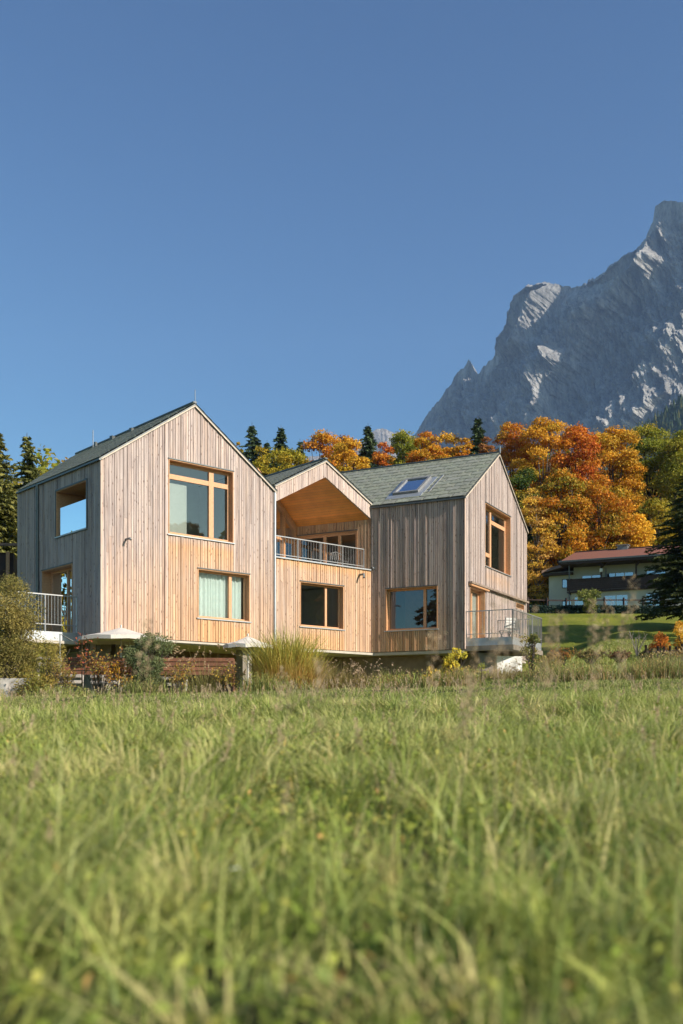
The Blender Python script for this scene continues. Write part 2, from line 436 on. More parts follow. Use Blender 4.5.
# --- block one, gable wall A
WA1 = (2.56, 5.32, 6.56, 9.18); WA2 = (3.77, 6.06, 3.72, 5.48)
def freshA(u, z):
    f = -.02 + .48 * float(sstep(7.5, 3.2, z)) * (1 if u > .2 else .4)
    f += .10 * float(sstep(0, 3, u))
    if WA1[0] < u < WA1[1] and z < WA1[2]: f += .55 * float(sstep(5.0, 6.5, z)) + .18
    if WA2[0] < u < WA2[1] and z < WA2[2]: f += .55
    return f
boards(A, 0, W1, ZB, zt1, [WA1, WA2], freshA, seed=1, extra=[W1 / 2], label='south-lit gable cladding, silvery above and orange under the windows')
window(A, *WA1, depth=.2, mull=[(.70, .20)], trans=[(.80, .17)], fw=.085, room=3.4, rside=.9, glass='glass')
window(A, *WA2, depth=.2, mull=[(.68, .12)], fw=.06, curtain=True, room=2.5)
# --- side wall B
WB1 = (.953, 3.25, 6.57, 8.20); WB2 = (2.02, 4.41, 2.98, 5.50)
LB = 6.58
boards(B, 0, LB, ZB, lambda u: EAV1 - .03, [WB1, WB2], lambda u, z: .02, seed=2, tone=1.04, label='shaded grey side cladding')
m = MB()   # loggia opening: deep reveal with glass balustrade
w = window(B, *WB1, depth=1.05, mull=[(.5, .08)], fw=.07, sill=True, room=2.5, rside=.6)
g = MB(); g.poly(B.P(WB1[0] + .04, WB1[2] + .03, -.03), B.P(WB1[1] - .04, WB1[2] + .03, -.03), B.P(WB1[1] - .04, WB1[2] + 1.02, -.03), B.P(WB1[0] + .04, WB1[2] + 1.02, -.03))
g.build('glass_balustrade', M['glass_hi'], w)
e = MB()
for (p, q, r, s) in ((WB1[0] - .03, WB1[1] + .03, WB1[3] - .002, WB1[3] + .05), (WB1[0] - .03, WB1[1] + .03, WB1[2] - .06, WB1[2] + .0)): e.fbox(B, p, q, r, s, .0, .06)
for p in (WB1[0] - .05, WB1[1] + .01): e.fbox(B, p, p + .04, WB1[2] - .05, WB1[3] + .05, .0, .062)
e.build('dark_surround', M['roofedge'], w)
window(B, *WB2, depth=.32, mull=[(.42, .08)], fw=.07, sill=False, room=2.5, rside=.5, name='balcony_door')
# back (skewed) and right-hand walls, plain
m = MB()
Bend = B.P(LB, 0, 0); RB = (C1[0] + a_[0] * W1, C1[1] + a_[1] * W1)
RBend = (RB[0] + b_[0] * 11.6, RB[1] + b_[1] * 11.6)
mid1 = (C1[0] + a_[0] * W1 / 2, C1[1] + a_[1] * W1 / 2); RIDend = (mid1[0] + b_[0] * 9.1, mid1[1] + b_[1] * 9.1)
m.poly((Bend[0], Bend[1], ZB), (RIDend[0], RIDend[1], ZB), (RBend[0], RBend[1], ZB), (RBend[0], RBend[1], EAV1), (RIDend[0], RIDend[1], APX1), (Bend[0], Bend[1], EAV1), col=(.05, .5, .9))
m.poly((RB[0], RB[1], ZB), (RB[0], RB[1], EAV1), (RBend[0], RBend[1], EAV1), (RBend[0], RBend[1], ZB), col=(.05, .5, .9))
m.build('rear_wall', M['clad'], house)

# --- block two front
U2a, U2b = W1 + .02, 12.28; APU2 = 9.785
ZS = 6.25; APO, EO = 10.36, 9.0; API, EI = 9.72, 8.38
def lin(u, ap, ea): return ap - (ap - ea) * abs(u - APU2) / 2.5
A2 = Frame(*C1, *a_, 0.663, -0.749, off=-.03)
W2 = (8.49, 10.76, 3.72, 5.47)
def fresh2(u, z):
    f = .42 + .2 * float(sstep(6.3, 5.6, z)) * 0 + .25 * float(sstep(7.4, 9, u))
    f += .5 * float(sstep(5.9, 6.25, z))
    if W2[0] < u < W2[1] and z < W2[2]: f += .3
    return f
boards(A2, U2a, U2b, ZB, lambda u: ZS, [W2], fresh2, seed=3, label='sunlit cladding under the roofed balcony')
window(A2, *W2, depth=.2, mull=[(.66, .10)], fw=.06, room=3.5, roomcol='room')
# fascia band following the gable
rnd = random.Random(5)
m = MB(); x = U2a
while x < U2b - .01:
    w_ = rnd.uniform(.08, .14); xb = min(x + w_, U2b)
    p, q = x + .004, xb - .004
    segs = [(p, q)] if not (p < APU2 < q) else [(p, APU2), (APU2, q)]
    dp = rnd.uniform(.03, .05); g = rnd.random(); tn = rnd.uniform(.93, 1.08)
    for s0, s1 in segs:
        m.hexa([A2.P(s0, lin(s0, API, EI), -.12), A2.P(s1, lin(s1, API, EI), -.12), A2.P(s1, lin(s1, API, EI), dp), A2.P(s0, lin(s0, API, EI), dp),
                A2.P(s0, lin(s0, APO, EO), -.12), A2.P(s1, lin(s1, APO, EO), -.12), A2.P(s1, lin(s1, APO, EO), dp), A2.P(s0, lin(s0, APO, EO), dp)], (.12, g, tn))
    x = xb
fa = m.build('gable_fascia', M['clad'], house)
# coping on the balcony parapet
m = MB(); m.fbox(A2, U2a, U2b + .08, ZS, ZS + .05, -.25, .10); m.build('parapet_coping', M['zinc'], house)
# loggia: floor, ceiling, back wall
def w2(u, z, d=0): return A2.P(u, z, d)
Rin = (R0[0], R0[1])
def CP(t, r=0.0):  # t back along the rear wall, r towards the camera, perpendicular
    return (R0[0] - c_[0] * t - .463 * r, R0[1] - c_[1] * t - .886 * r)
apI = A2.P(APU2, API - .005, -.02); lI = A2.P(U2a, EI - .005, -.02); rI = A2.P(U2b, EI - .005, -.02)
# the right-hand ceiling: plane through the front rake, level along the rear wall; real boards
n_r = 2.31
def ceilz(t, r): return EI + (API - EI) * r / n_r
m = MB()
r = -0.02; rnd = random.Random(8)
while r < 2.28:
    r1 = r + .13
    # front limit: the front wall line in (t,r): front plane passes t=f(r)
    def tf(rr): return -(.357 ** 0) * 0 + rr * ((.749 * .463 + .663 * .886) / (-(.749 * -.886 + .663 * .463)) ) * 0
    # intersection of line CP(t,r) with the front plane: (P-C1).n = 0
    def tfront(rr):
        q = CP(0, rr); dn = (q[0] - A2.o[0]) * .663 + (q[1] - A2.o[1]) * -.749
        k = (-c_[0] * .663 - c_[1] * -.749)
        return -dn / k
    t0a, t0b = tfront(r), tfront(r1)
    cc = rnd.uniform(.88, 1.12); tn = (cc, cc * rnd.uniform(.96, 1.02), cc)
    pa, pb = CP(t0a + .03, r), CP(t0b + .03, r1); pc, pd = CP(3.9, r1), CP(3.9, r)
    g = .004
    m.poly((*pa, ceilz(0, r)), (*pd, ceilz(0, r)), (*pc, ceilz(0, r1) - g), (*pb, ceilz(0, r1) - g), col=tn)
    r = r1
m.build('ceiling', M['soffit'], house)
m = MB(); lb = (lI[0] + b_[0] * 6, lI[1] + b_[1] * 6, lI[2]); ab = (apI[0] + b_[0] * 6, apI[1] + b_[1] * 6, apI[2])
m.poly(apI, lI, lb, ab); m.build('ceiling', M['soffit'], house)
m = MB(); q0, q1, q2 = A2.P(U2a, ZS - .12, -.1), A2.P(U2b, ZS - .12, -.1), None
f0 = (*CP(7, 0), ZS - .12); f1 = A2.P(U2a, ZS - .12, -6)
m.poly(q0, q1, f0, f1); m.build('balcony_floor', M['slab'], house)
# inner face of parapet
m = MB(); m.fbox(A2, U2a, U2b, ZS - .35, ZS, -.15, -.02); m.build('parapet_wall', M['clad'], house)
# rear wall with glazing (frame Cc, u negative), set just behind
LG = Frame(*R0, -c_[0], -c_[1], -0.463, -0.886)     # u = distance from the right-hand corner going left
OPG = (.62, 3.52, ZS - .1, 7.98)
boards(LG, 0.0, 3.6, ZS - .12, lambda u: EI, [OPG], lambda u, z: .75, seed=12, label='orange boards sheltered at the back of the balcony')
window(LG, *OPG, depth=.08, mull=[(.30, .13), (.55, .13)], fw=.10, sill=False, room=3.0, rside=.3, name='balcony_glazing', glass='glass')
PG = Frame(*CP(3.6, 0), -.463, -.886, .886, -.463)
m = MB()
for (p, q, zt_) in ((0, .16, 0), (1.0, 1.12, 0), (2.2, 2.32, 0)): m.fbox(PG, p, q, ZS - .12, ceilz(0, (p + q) / 2) - .05, -.06, .08)
m.hexa([PG.P(0, ceilz(0, 0) - .22, -.05), PG.P(3.2, ceilz(0, 3.2) - .22, -.05), PG.P(3.2, ceilz(0, 3.2) - .22, .1), PG.P(0, ceilz(0, 0) - .22, .1),
        PG.P(0, ceilz(0, 0) - .02, -.05), PG.P(3.2, ceilz(0, 3.2) - .02, -.05), PG.P(3.2, ceilz(0, 3.2) - .02, .1), PG.P(0, ceilz(0, 0) - .02, .1)])
m.fbox(PG, .16, 3.0, 7.62, 7.72, -.04, .06)
sg = m.build('side_glazing', M['trimwood'], house)
m = MB(); m.poly(PG.P(.1, ZS - .1, -.02), PG.P(3.2, ZS - .1, -.02), PG.P(3.2, ceilz(0, 3.2), -.02), PG.P(.1, ceilz(0, .1), -.02)); m.build('pane', M['glass_hi'], sg)
m = MB(); m.poly(PG.P(-1.5, ZS - .1, -2), PG.P(3.2, ZS - .1, -2), PG.P(3.2, 10, -2), PG.P(-1.5, 10, -2)); m.build('room_lining', M['room'], sg)

# --- block three, walls C and D
WC = (.678, 2.96, 3.73, 5.45)
def freshC(u, z):
    f = .12 + .6 * float(sstep(6.2, 3.2, z)) * float(sstep(4.3, 2.6, u))
    if WC[0] < u < WC[1] and z < WC[2]: f += .3
    return f
boards(Cc, 0.02, 4.07, ZB, lambda u: EAV3 - .02, [WC], freshC, seed=4, tone=.90, label='raked-light cladding with dark streaks below the grey roof')
window(Cc, *WC, depth=.2, mull=[(.73, .12)], fw=.06, room=3.2, glass='glass_hi')
WD1 = (2.39, 5.75, 6.50, 9.12)
DO = (.55, 2.35, ZB + .42, 5.45); SL = (6.55, 7.75, 5.18, 5.42)
def freshD(u, z):
    f = .03
    if WD1[0] < u < WD1[1] and 5.6 < z < WD1[2]: f += .62 * float(sstep(5.4, 6.6, z))
    if z < 5.5: f += .03
    return f
boards(D, 0, WD, ZB, zt3, [WD1, DO, SL], freshD, seed=6, tone=.98, extra=[WD / 2], label='bright silvery gable cladding facing the sun')
window(D, *WD1, depth=.22, mull=[(.38, .18)], trans=[(.80, .16, [1]), (.22, .16, [0])], fw=.10, room=3.2, glass='glass')
window(D, *DO, depth=.25, mull=[(.5, .09)], fw=.09, sill=False, room=2.4, rside=.3, name='balcony_door', roomcol='deckwood')
window(D, *SL, depth=.15, fw=.04, sill=False, room=0, name='slot_window')
m = MB(); m.fbox(D, .40, 8.05, 5.52, 5.60, .03, .20); cn = m.build('ledge', M['ledge'], house); cn['label'] = 'long weathered timber ledge above the balcony'
m = MB(); m.fbox(D, .42, 2.6, 5.44, 5.518, .03, .16); m.build('ledge_soffit', M['trimwood'], cn)
m = MB()   # plain rear walls of block three
q = [D.P(WD, 0, 0), (D.P(WD, 0, 0)[0] - c_[0] * 12, D.P(WD, 0, 0)[1] - c_[1] * 12), (C3[0] - c_[0] * 12, C3[1] - c_[1] * 12)]
m.poly((q[0][0], q[0][1], ZB), (q[0][0], q[0][1], EAV3), (q[1][0], q[1][1], EAV3), (q[1][0], q[1][1], ZB), col=(.05, .5, .9))
BK3 = (q[1][0], q[1][1])
mdp = ((q[1][0] + q[2][0]) / 2, (q[1][1] + q[2][1]) / 2)
m.poly((q[1][0], q[1][1], ZB), (q[1][0], q[1][1], EAV3), (mdp[0], mdp[1], APX3), (q[2][0], q[2][1], EAV3), (q[2][0], q[2][1], ZB), col=(.05, .5, .9))
m.build('rear_wall', M['clad'], house)
# corner boards
for fr, u, u_, zt_ in ((A, -.05, .03, EAV1 - .05), (D, -.05, .03, EAV3 - .05), (A2, U2b - .02, U2b + .03, ZS)):
    m = MB(); m.fbox(fr, u, u_, ZB, zt_, .03, .058, (.3, .6, 1.1)); m.build('corner_board', M['clad'], house)

# --- roofs
def tiles(o, along, up, L, Wd, name_seed, row=.40, tw=.62, clip=None, col=(1, 1, 1), notch=.03):
    """o: eave start (xyz), along & up: unit vectors; clip(row_centre)->(a0,a1)"""
    rnd = random.Random(name_seed); o = Vector(o); al = Vector(along); up = Vector(up); n = al.cross(up).normalized()
    if n.z < 0: n = -n
    m = MB(); nr = math.ceil(Wd / row)
    for r in range(nr):
        v0 = r * row; v1 = min(v0 + row + .05, Wd)
        a0, a1 = clip((v0 + v1) / 2) if clip else (0, L)
        x = a0 - (r % 2) * tw / 2 - rnd.uniform(0, .1)
        while x < a1:
            x0, x1 = max(x + .009, a0), min(x + tw - .009, a1); x += tw
            if x1 - x0 < .05: continue
            t = rnd.uniform(.93, 1.05); c = (t * col[0], t * rnd.uniform(.97, 1.02) * col[1], t * col[2] * rnd.uniform(.95, 1.03))
            h0 = .024 + rnd.uniform(0, .006); h1 = .008
            ch = notch   # clipped lower corner gives the small dark notches
            P = lambda xx, vv, hh: o + al * xx + up * vv + n * hh
            pts = [P(x0 + ch, v0, h0), P(x1, v0, h0), P(x1, v1, h1), P(x0, v1, h1), P(x0, v0 + ch, h0),
                   P(x0 + ch, v0, 0), P(x1, v0, 0), P(x0, v0 + ch, 0)]
            m.add(pts, [(0, 1, 2, 3, 4), (5, 6, 1, 0), (7, 5, 0, 4)], c)
    return m
ov = .06
def roofpair(fr, w, ea, ap, L, seed, Ls=None, back=0.0, inner=0.0):
    """gable roof running back from wall frame fr; returns"""
    out = []
    bd = Vector((-fr.n[0], -fr.n[1], 0)); dd = Vector((fr.d[0], fr.d[1], 0))
    for side in (0, 1):
        h = ap - ea; s = Vector(dd) * (w / 2) + Vector((0, 0, h)) if side == 0 else -Vector(dd) * (w / 2) + Vector((0, 0, h))
        Wd = s.length; up = s.normalized()
        st = Vector(fr.P(0 if side == 0 else w, ea, ov + .03)) - up * .10
        Wt = Wd + .10
        ll = Ls[side] if Ls else (L, L)
        cl = lambda v, ll=ll, Wt=Wt: (0, ll[0] + (ll[1] - ll[0]) * v / Wt)
        m = tiles(st + Vector((0, 0, .03)), bd, up, L, Wt, seed + side, clip=cl, notch=.07 if seed == 30 else .03)
        # base deck
        n = bd.cross(up).normalized(); n = n if n.z > 0 else -n
        e0 = st; e1 = st + bd * ll[0]; r1 = st + up * Wt + bd * ll[1]; r0 = st + up * Wt
        t = .09
        k = MB(); k.hexa([e0 - n * t, e1 - n * t, r1 - n * t, r0 - n * t, e0 + n * .0, e1, r1, r0])
        o = m.build('roof', M['roof'], house); k.build('roof_deck', M['roofedge'], o)
        out.append((o, st, up, bd, n, Wt, ll))
        # rake trim
        k = MB(); k.bar(st + n * .0 - Vector((0, 0, .075)) + up * .05, r0 - Vector((0, 0, .075)), .025, .04, up=n, col=(1.1, 1.0, .9)); k.build('rake_trim', M['greywood'], o)
    return out
r1 = roofpair(A, W1, EAV1 + .06, APX1 + .06, 9.1, 20, Ls=[(LB, 9.1), (11.6, 9.1)])
r3 = roofpair(D, WD, EAV3 + .06, APX3 + .06, 12, 30)
A2r = Frame(*A2.P(APU2 - 2.5, 0)[:2], *a_, 0.663, -0.749)
r2 = roofpair(A2r, 5.0, EO + .04, APO + .04, 6.5, 40)
# ridge caps, gutters
for (o, st, up, bd, n, Wt, ll), rr in ((r1[0], 1), (r2[0], 2), (r3[0], 3)):
    k = MB(); p = st + up * Wt + Vector((0, 0, .06)); k.bar(p, p + bd * ll[1], .14, .05); k.build('ridge_cap', M['roofedge'], o)
for (o, st, up, bd, n, Wt, ll) in (r1[0], r3[0]):
    k = MB(); k.bar(st + Vector((0, 0, -.05)), st + bd * ll[0] + Vector((0, 0, -.04)), .08, .06); k.build('gutter', M['roofedge'], o)
# snow guards / vents along block one ridge
o, st, up, bd, n, Wt, ll = r1[0]
for s, hh, ww in ((4.1, .14, .14), (5.6, .16, .16), (7.0, .22, .10)):
    k = MB(); p = st + up * (Wt - .25) + bd * s; k.bar(p, p + Vector((0, 0, hh)), ww); k.build('roof_vent', M['roofedge'], o)
k = MB(); p = st + up * (Wt - .2) + bd * 7.3; k.bar(p, p + Vector((0, 0, .75)), .025); k.build('lightning_rod', M['steel'], o)
k = MB(); p = st + up * Wt; k.bar(p, p + Vector((0, 0, .5)), .02); k.build('lightning_rod', M['steel'], o)
o3, st3, up3, bd3, n3, Wt3, ll3 = r3[0]
k = MB(); p = st3 + up3 * Wt3; k.bar(p, p + Vector((0, 0, .3)), .06)
k.build('lightning_rod', M['steel'], o3)
# skylight on block three
sk0, sk1, v0, v1 = 3.45, 2.15, .62, 2.35     # along (from gable), up
def RP(x, v, h): return st3 + bd3 * x + up3 * v + n3 * h
k = MB(); x0, x1 = 2.30, 3.45
v0, v1 = .85, 2.55
for (p, q, r, s) in ((x0, x1, v0, v0 + .10), (x0, x1, v1 - .12, v1), (x0, x0 + .10, v0 + .1, v1 - .12), (x1 - .10, x1, v0 + .1, v1 - .12)):
    k.hexa([RP(p, r, .03), RP(q, r, .03), RP(q, s, .03), RP(p, s, .03), RP(p, r, .18), RP(q, r, .18), RP(q, s, .18), RP(p, s, .18)])
sk = k.build('skylight', M['furn'], o3)
k = MB(); k.poly(RP(x0 + .08, v0 + .08, .13), RP(x1 - .08, v0 + .08, .13), RP(x1 - .08, v1 - .1, .13), RP(x0 + .08, v1 - .1, .13)); k.build('pane', M['glass_hi'], sk)
k = MB()
k.hexa([RP(x0 - .22, v0 - .35, .04), RP(x1 + .22, v0 - .35, .04), RP(x1 + .22, v0 - .01, .04), RP(x0 - .22, v0 - .01, .04), RP(x0 - .22, v0 - .35, .06), RP(x1 + .22, v0 - .35, .06), RP(x1 + .22, v0 - .01, .09), RP(x0 - .22, v0 - .01, .09)])
k.hexa([RP(x0 - .24, v0 - .0, .04), RP(x0 - .01, v0, .04), RP(x0 - .01, v1 + .1, .04), RP(x0 - .24, v1 + .1, .04), RP(x0 - .24, v0, .07), RP(x0 - .01, v0, .07), RP(x0 - .01, v1 + .1, .07), RP(x0 - .24, v1 + .1, .07)])
k.hexa([RP(x1 + .01, v0 - .0, .04), RP(x1 + .24, v0, .04), RP(x1 + .24, v1 + .1, .04), RP(x1 + .01, v1 + .1, .04), RP(x1 + .01, v0, .07), RP(x1 + .24, v0, .07), RP(x1 + .24, v1 + .1, .07), RP(x1 + .01, v1 + .1, .07)])
k.build('flashing', M['zinc'], sk)
k = MB(); k.poly(RP(x0 + .05, v0 + .05, .01), RP(x1 - .05, v0 + .05, .01), RP(x1 - .05, v1 - .05, .01), RP(x0 + .05, v1 - .05, .01)); k.build('dark_backing', M['roofedge'], sk)  # dark sheet under the glass stands in for the unlit interior
k = MB(); k.bar(RP(x0 - .45, v0 + .05, .05), RP(x0 - .45, v1 + .25, .05), .06, .05); k.build('snow_rail', M['steel'], o3)

# --- downpipes
k = MB(); p = Vector(B.P(4.66, EAV1 - .02, .10)); k.tube([B.P(4.66, EAV1 - .05, .12), B.P(4.66, EAV1 - .3, .10), B.P(4.66, 2.9, .10)], .055, 8); k.build('downpipe', M['roofedge'], house)
k = MB(); k.tube([A.P(W1 - .02, 8.7, .06), A.P(W1 - .02, ZB, .06)], .045, 8); k.build('downpipe', M['zinc'], house)
k = MB(); k.tube([A2.P(U2b - .02, 6.33, .10), A2.P(U2b + .16, 6.35, .16)], .08, 8); k.build('rain_outlet', M['roofedge'], house)

# --- wall spouts / lamps (two)
k = MB(); k.tube([A.P(.90, 6.16, .02), A.P(.90, 6.16, .32), A.P(.90, 6.10, .36)], .04, 8); k.build('wall_lamp', M['furn'], house)
k = MB(); k.tube([A2.P(11.62, 6.02, .02), A2.P(11.62, 6.02, .30), A2.P(11.56, 5.86, .36)], .045, 8); k.build('wall_spout', M['furn'], house)

# --- concrete slab edge, underside and recessed ground storey
def slabpoly(pts, z0, z1, name, mat):
    n = len(pts); k = MB()
    k.add([(p[0], p[1], z0) for p in pts] + [(p[0], p[1], z1) for p in pts], [tuple(range(n))[::-1], tuple(range(n, 2 * n))] + [(i, (i + 1) % n, n + (i + 1) % n, n + i) for i in range(n)])
    return k.build(name, M[mat], house)
ins = -.02
foot = [A.P(-.0, 0, ins)[:2], A.P(W1, 0, ins)[:2], A.P(U2b, 0, ins)[:2], D.P(0.05, 0, ins)[:2], D.P(WD, 0, ins)[:2], BK3, RBend, Bend[:2]]
slabpoly(foot, ZB - .14, ZB - .02, 'floor_slab', 'slab')
k = MB(); k.fbox(A, .1, W1, ZB - .10, ZB - .03, .0, .10); k.fbox(A2, U2a + 2.0, U2b, ZB - .12, ZB - .03, .02, .12); k.build('drip_edge', M['slab'], house)
def storey(frame_pts, mat, z0, z1, name):
    k = MB(); n = len(frame_pts)
    k.add([(p[0], p[1], z0) for p in frame_pts] + [(p[0], p[1], z1) for p in frame_pts], [(i, (i + 1) % n, n + (i + 1) % n, n + i) for i in range(n)])
    return k.build(name, M[mat], house)
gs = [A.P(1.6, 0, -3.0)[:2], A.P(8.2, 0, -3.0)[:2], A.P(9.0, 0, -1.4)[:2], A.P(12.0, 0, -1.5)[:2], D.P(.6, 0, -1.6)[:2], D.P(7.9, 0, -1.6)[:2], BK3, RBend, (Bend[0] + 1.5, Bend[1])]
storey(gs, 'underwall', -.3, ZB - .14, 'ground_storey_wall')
for (fr, u, d) in ((A, 1.2, -1.2), (A, 6.05, -.4), (A, 9.9, -1.0)):
    k = MB(); k.fbox(fr, u, u + .42, -.4, ZB - .14, d - .42, d); k.build('column', M['concrete'], house)
k = MB(); k.fbox(B, 1.2, 5.2, -.3, ZB - .14, -1.0, -.6); k.build('column', M['concrete'], house)
# dark glazed opening of the ground storey
k = MB(); k.fbox(A, 2.2, 3.7, .6, 2.5, -2.99, -2.9); k.fbox(A, 4.2, 5.6, .6, 2.5, -2.99, -2.9); k.build('terrace_door', M['blackmetal'], house)
# white rendered support under the right-hand balcony
k = MB(); wf = Frame(6.1, 38.2, .80, -.30, -.30, -.86)
wf = Frame(PX(497, 39.4), 39.4, .955, .29, .29, -.955)
k.fbox(wf, 0, 1.10, .8, 2.62, -1.6, 0); ws = k.build('balcony_support', M['white'], house)
k = MB(); k.fbox(wf, -.75, -.003, .8, 2.74, -1.6, -.12); k.build('support_side', M['concrete'], ws)

# --- balconies with railings
def railing(parent, pts, zf, h=1.02, sp=.115, post=1.2, bar=.013, mat='steel'):
    k = MB()
    for (p, q_) in zip(pts[:-1], pts[1:]):
        p3, q3 = Vector((*p, zf)), Vector((*q_, zf)); L = (q3 - p3).length; d = (q3 - p3).normalized()
        k.bar(p3 + Vector((0, 0, h)), q3 + Vector((0, 0, h)), .05, .035)
        k.bar(p3 + Vector((0, 0, .10)), q3 + Vector((0, 0, .10)), .035, .025)
        n = int(L / sp)
        for i in range(n + 1):
            x = p3 + d * (L * i / n); k.bar(x + Vector((0, 0, .1)), x + Vector((0, 0, h)), bar)
        n = max(1, round(L / post))
        for i in range(n + 1):
            x = p3 + d * (L * i / n); k.bar(x + Vector((0, 0, -.14)), x + Vector((0, 0, h)), .045)
    return k.build('railing', M[mat], parent)
# loggia railing stands on the parapet coping
railing(house, [A2.P(U2a + .03, 0, -.06)[:2], A2.P(U2b - .35, 0, -.06)[:2]], ZS + .06, h=.80, sp=.14, bar=.012)
# left balcony, off wall B, running towards the camera-left
bw = [B.P(1.69, 0, .02)[:2], B.P(1.69, 0, 2.35)[:2], B.P(5.0, 0, 2.35)[:2], B.P(5.0, 0, .02)[:2]]
k = MB(); pts = bw; n = 4
k.add([(p[0], p[1], 2.76) for p in pts] + [(p[0], p[1], 3.06) for p in pts], [(3, 2, 1, 0), (4, 5, 6, 7)] + [(i, (i + 1) % 4, 4 + (i + 1) % 4, 4 + i) for i in range(4)])
bl = k.build('balcony', M['zinc'], house); bl['label'] = 'steel balcony on the shaded side wall'
k = MB(); ex = [B.P(1.6, 0, .02)[:2], B.P(1.6, 0, 2.45)[:2], B.P(5.1, 0, 2.45)[:2], B.P(5.1, 0, .02)[:2]]
k.add([(p[0], p[1], 2.66) for p in ex] + [(p[0], p[1], 2.757) for p in ex], [(3, 2, 1, 0), (4, 5, 6, 7)] + [(i, (i + 1) % 4, 4 + (i + 1) % 4, 4 + i) for i in range(4)])
k.build('balcony_slab', M['slab'], bl)
railing(bl, bw, 3.2, h=1.10)
# right balcony on gable D
bx = [D.P(.12, 0, .03)[:2], D.P(.12, 0, 1.95)[:2], D.P(4.0, 0, 1.95)[:2], D.P(4.0, 0, .03)[:2]]
k = MB()
k.add([(p[0], p[1], 3.0) for p in bx] + [(p[0], p[1], 3.30) for p in bx], [(3, 2, 1, 0), (4, 5, 6, 7)] + [(i, (i + 1) % 4, 4 + (i + 1) % 4, 4 + i) for i in range(4)])
br = k.build('balcony', M['zinc'], house); br['label'] = 'steel balcony on the sunlit right-hand gable'
k = MB(); ex = [D.P(.06, 0, .02)[:2], D.P(.06, 0, 2.0)[:2], D.P(4.05, 0, 2.0)[:2], D.P(4.05, 0, .02)[:2]]
k.add([(p[0], p[1], 2.80) for p in ex] + [(p[0], p[1], 2.997) for p in ex], [(3, 2, 1, 0), (4, 5, 6, 7)] + [(i, (i + 1) % 4, 4 + (i + 1) % 4, 4 + i) for i in range(4)])
k.build('balcony_slab', M['concrete'], br)
railing(br, bx, 3.36, h=1.0, sp=.13)

# ---------------------------------------------------------------- furniture
def folding_chair(loc, rz, label):
    t = thing('folding_chair', loc, label, 'chair', 'slatted chairs on the right-hand balcony')
    c, s = math.cos(rz), math.sin(rz)
    def L(x, y, z): return (loc[0] + x * c - y * s, loc[1] + x * s + y * c, loc[2] + z)
    k = MB()
    for i in range(4): k.bar(L(-.23, -.18 + i * .12, .45), L(.23, -.18 + i * .12, .45), .095, .022)
    k.build('seat', M['slat'], t)
    k = MB()
    for i in range(4): k.bar(L(-.23, .24 + .03 * i, .58 + i * .105), L(.23, .24 + .03 * i, .58 + i * .105), .02, .085)
    k.build('backrest', M['slat'], t)
    for sx in (-.24, .24):
        k = MB(); k.bar(L(sx, -.22, .0), L(sx, .22, .46), .03); k.build('leg', M['furn'], t)
        k = MB(); k.bar(L(sx, .24, .0), L(sx, -.20, .46), .03); k.bar(L(sx, .2, .42), L(sx, .36, .98), .028); k.build('leg', M['furn'], t)
    return t
p = D.P(2.3, 3.30, 1.0); folding_chair(p, math.radians(200), 'pale slatted folding chair on the right balcony, the one nearer the brown door')
p = D.P(3.5, 3.30, .95); folding_chair(p, math.radians(160), 'pale slatted folding chair on the right balcony, the one nearer the railing corner')
def small_chair(loc, rz, label):
    t = thing('wire_chair', loc, label, 'chair'); c, s = math.cos(rz), math.sin(rz)
    def L(x, y, z): return (loc[0] + x * c - y * s, loc[1] + x * s + y * c, loc[2] + z)
    k = MB(); k.bar(L(-.25, 0, .44), L(.25, 0, .44), .5, .03); k.build('seat', M['blackmetal'], t)
    k = MB(); k.tube([L(-.27, .24, .44), L(-.3, .3, .8), L(0, .36, .9), L(.3, .3, .8), L(.27, .24, .44)], .015, 6)
    for i in range(-2, 3): k.bar(L(i * .1, .25, .45), L(i * .1, .34, .86), .012)
    k.build('backrest', M['furn'], t)
    for sx in (-.23, .23):
        for sy in (-.22, .22):
            k = MB(); k.bar(L(sx, sy, .43), L(sx * 1.1, sy * 1.1, 0), .02); k.build('leg', M['steel'], t)
p = A2.P(11.1, ZS - .12, -.6); small_chair(p, .5, 'thin wire chair on the roofed balcony, right of centre behind the railing')
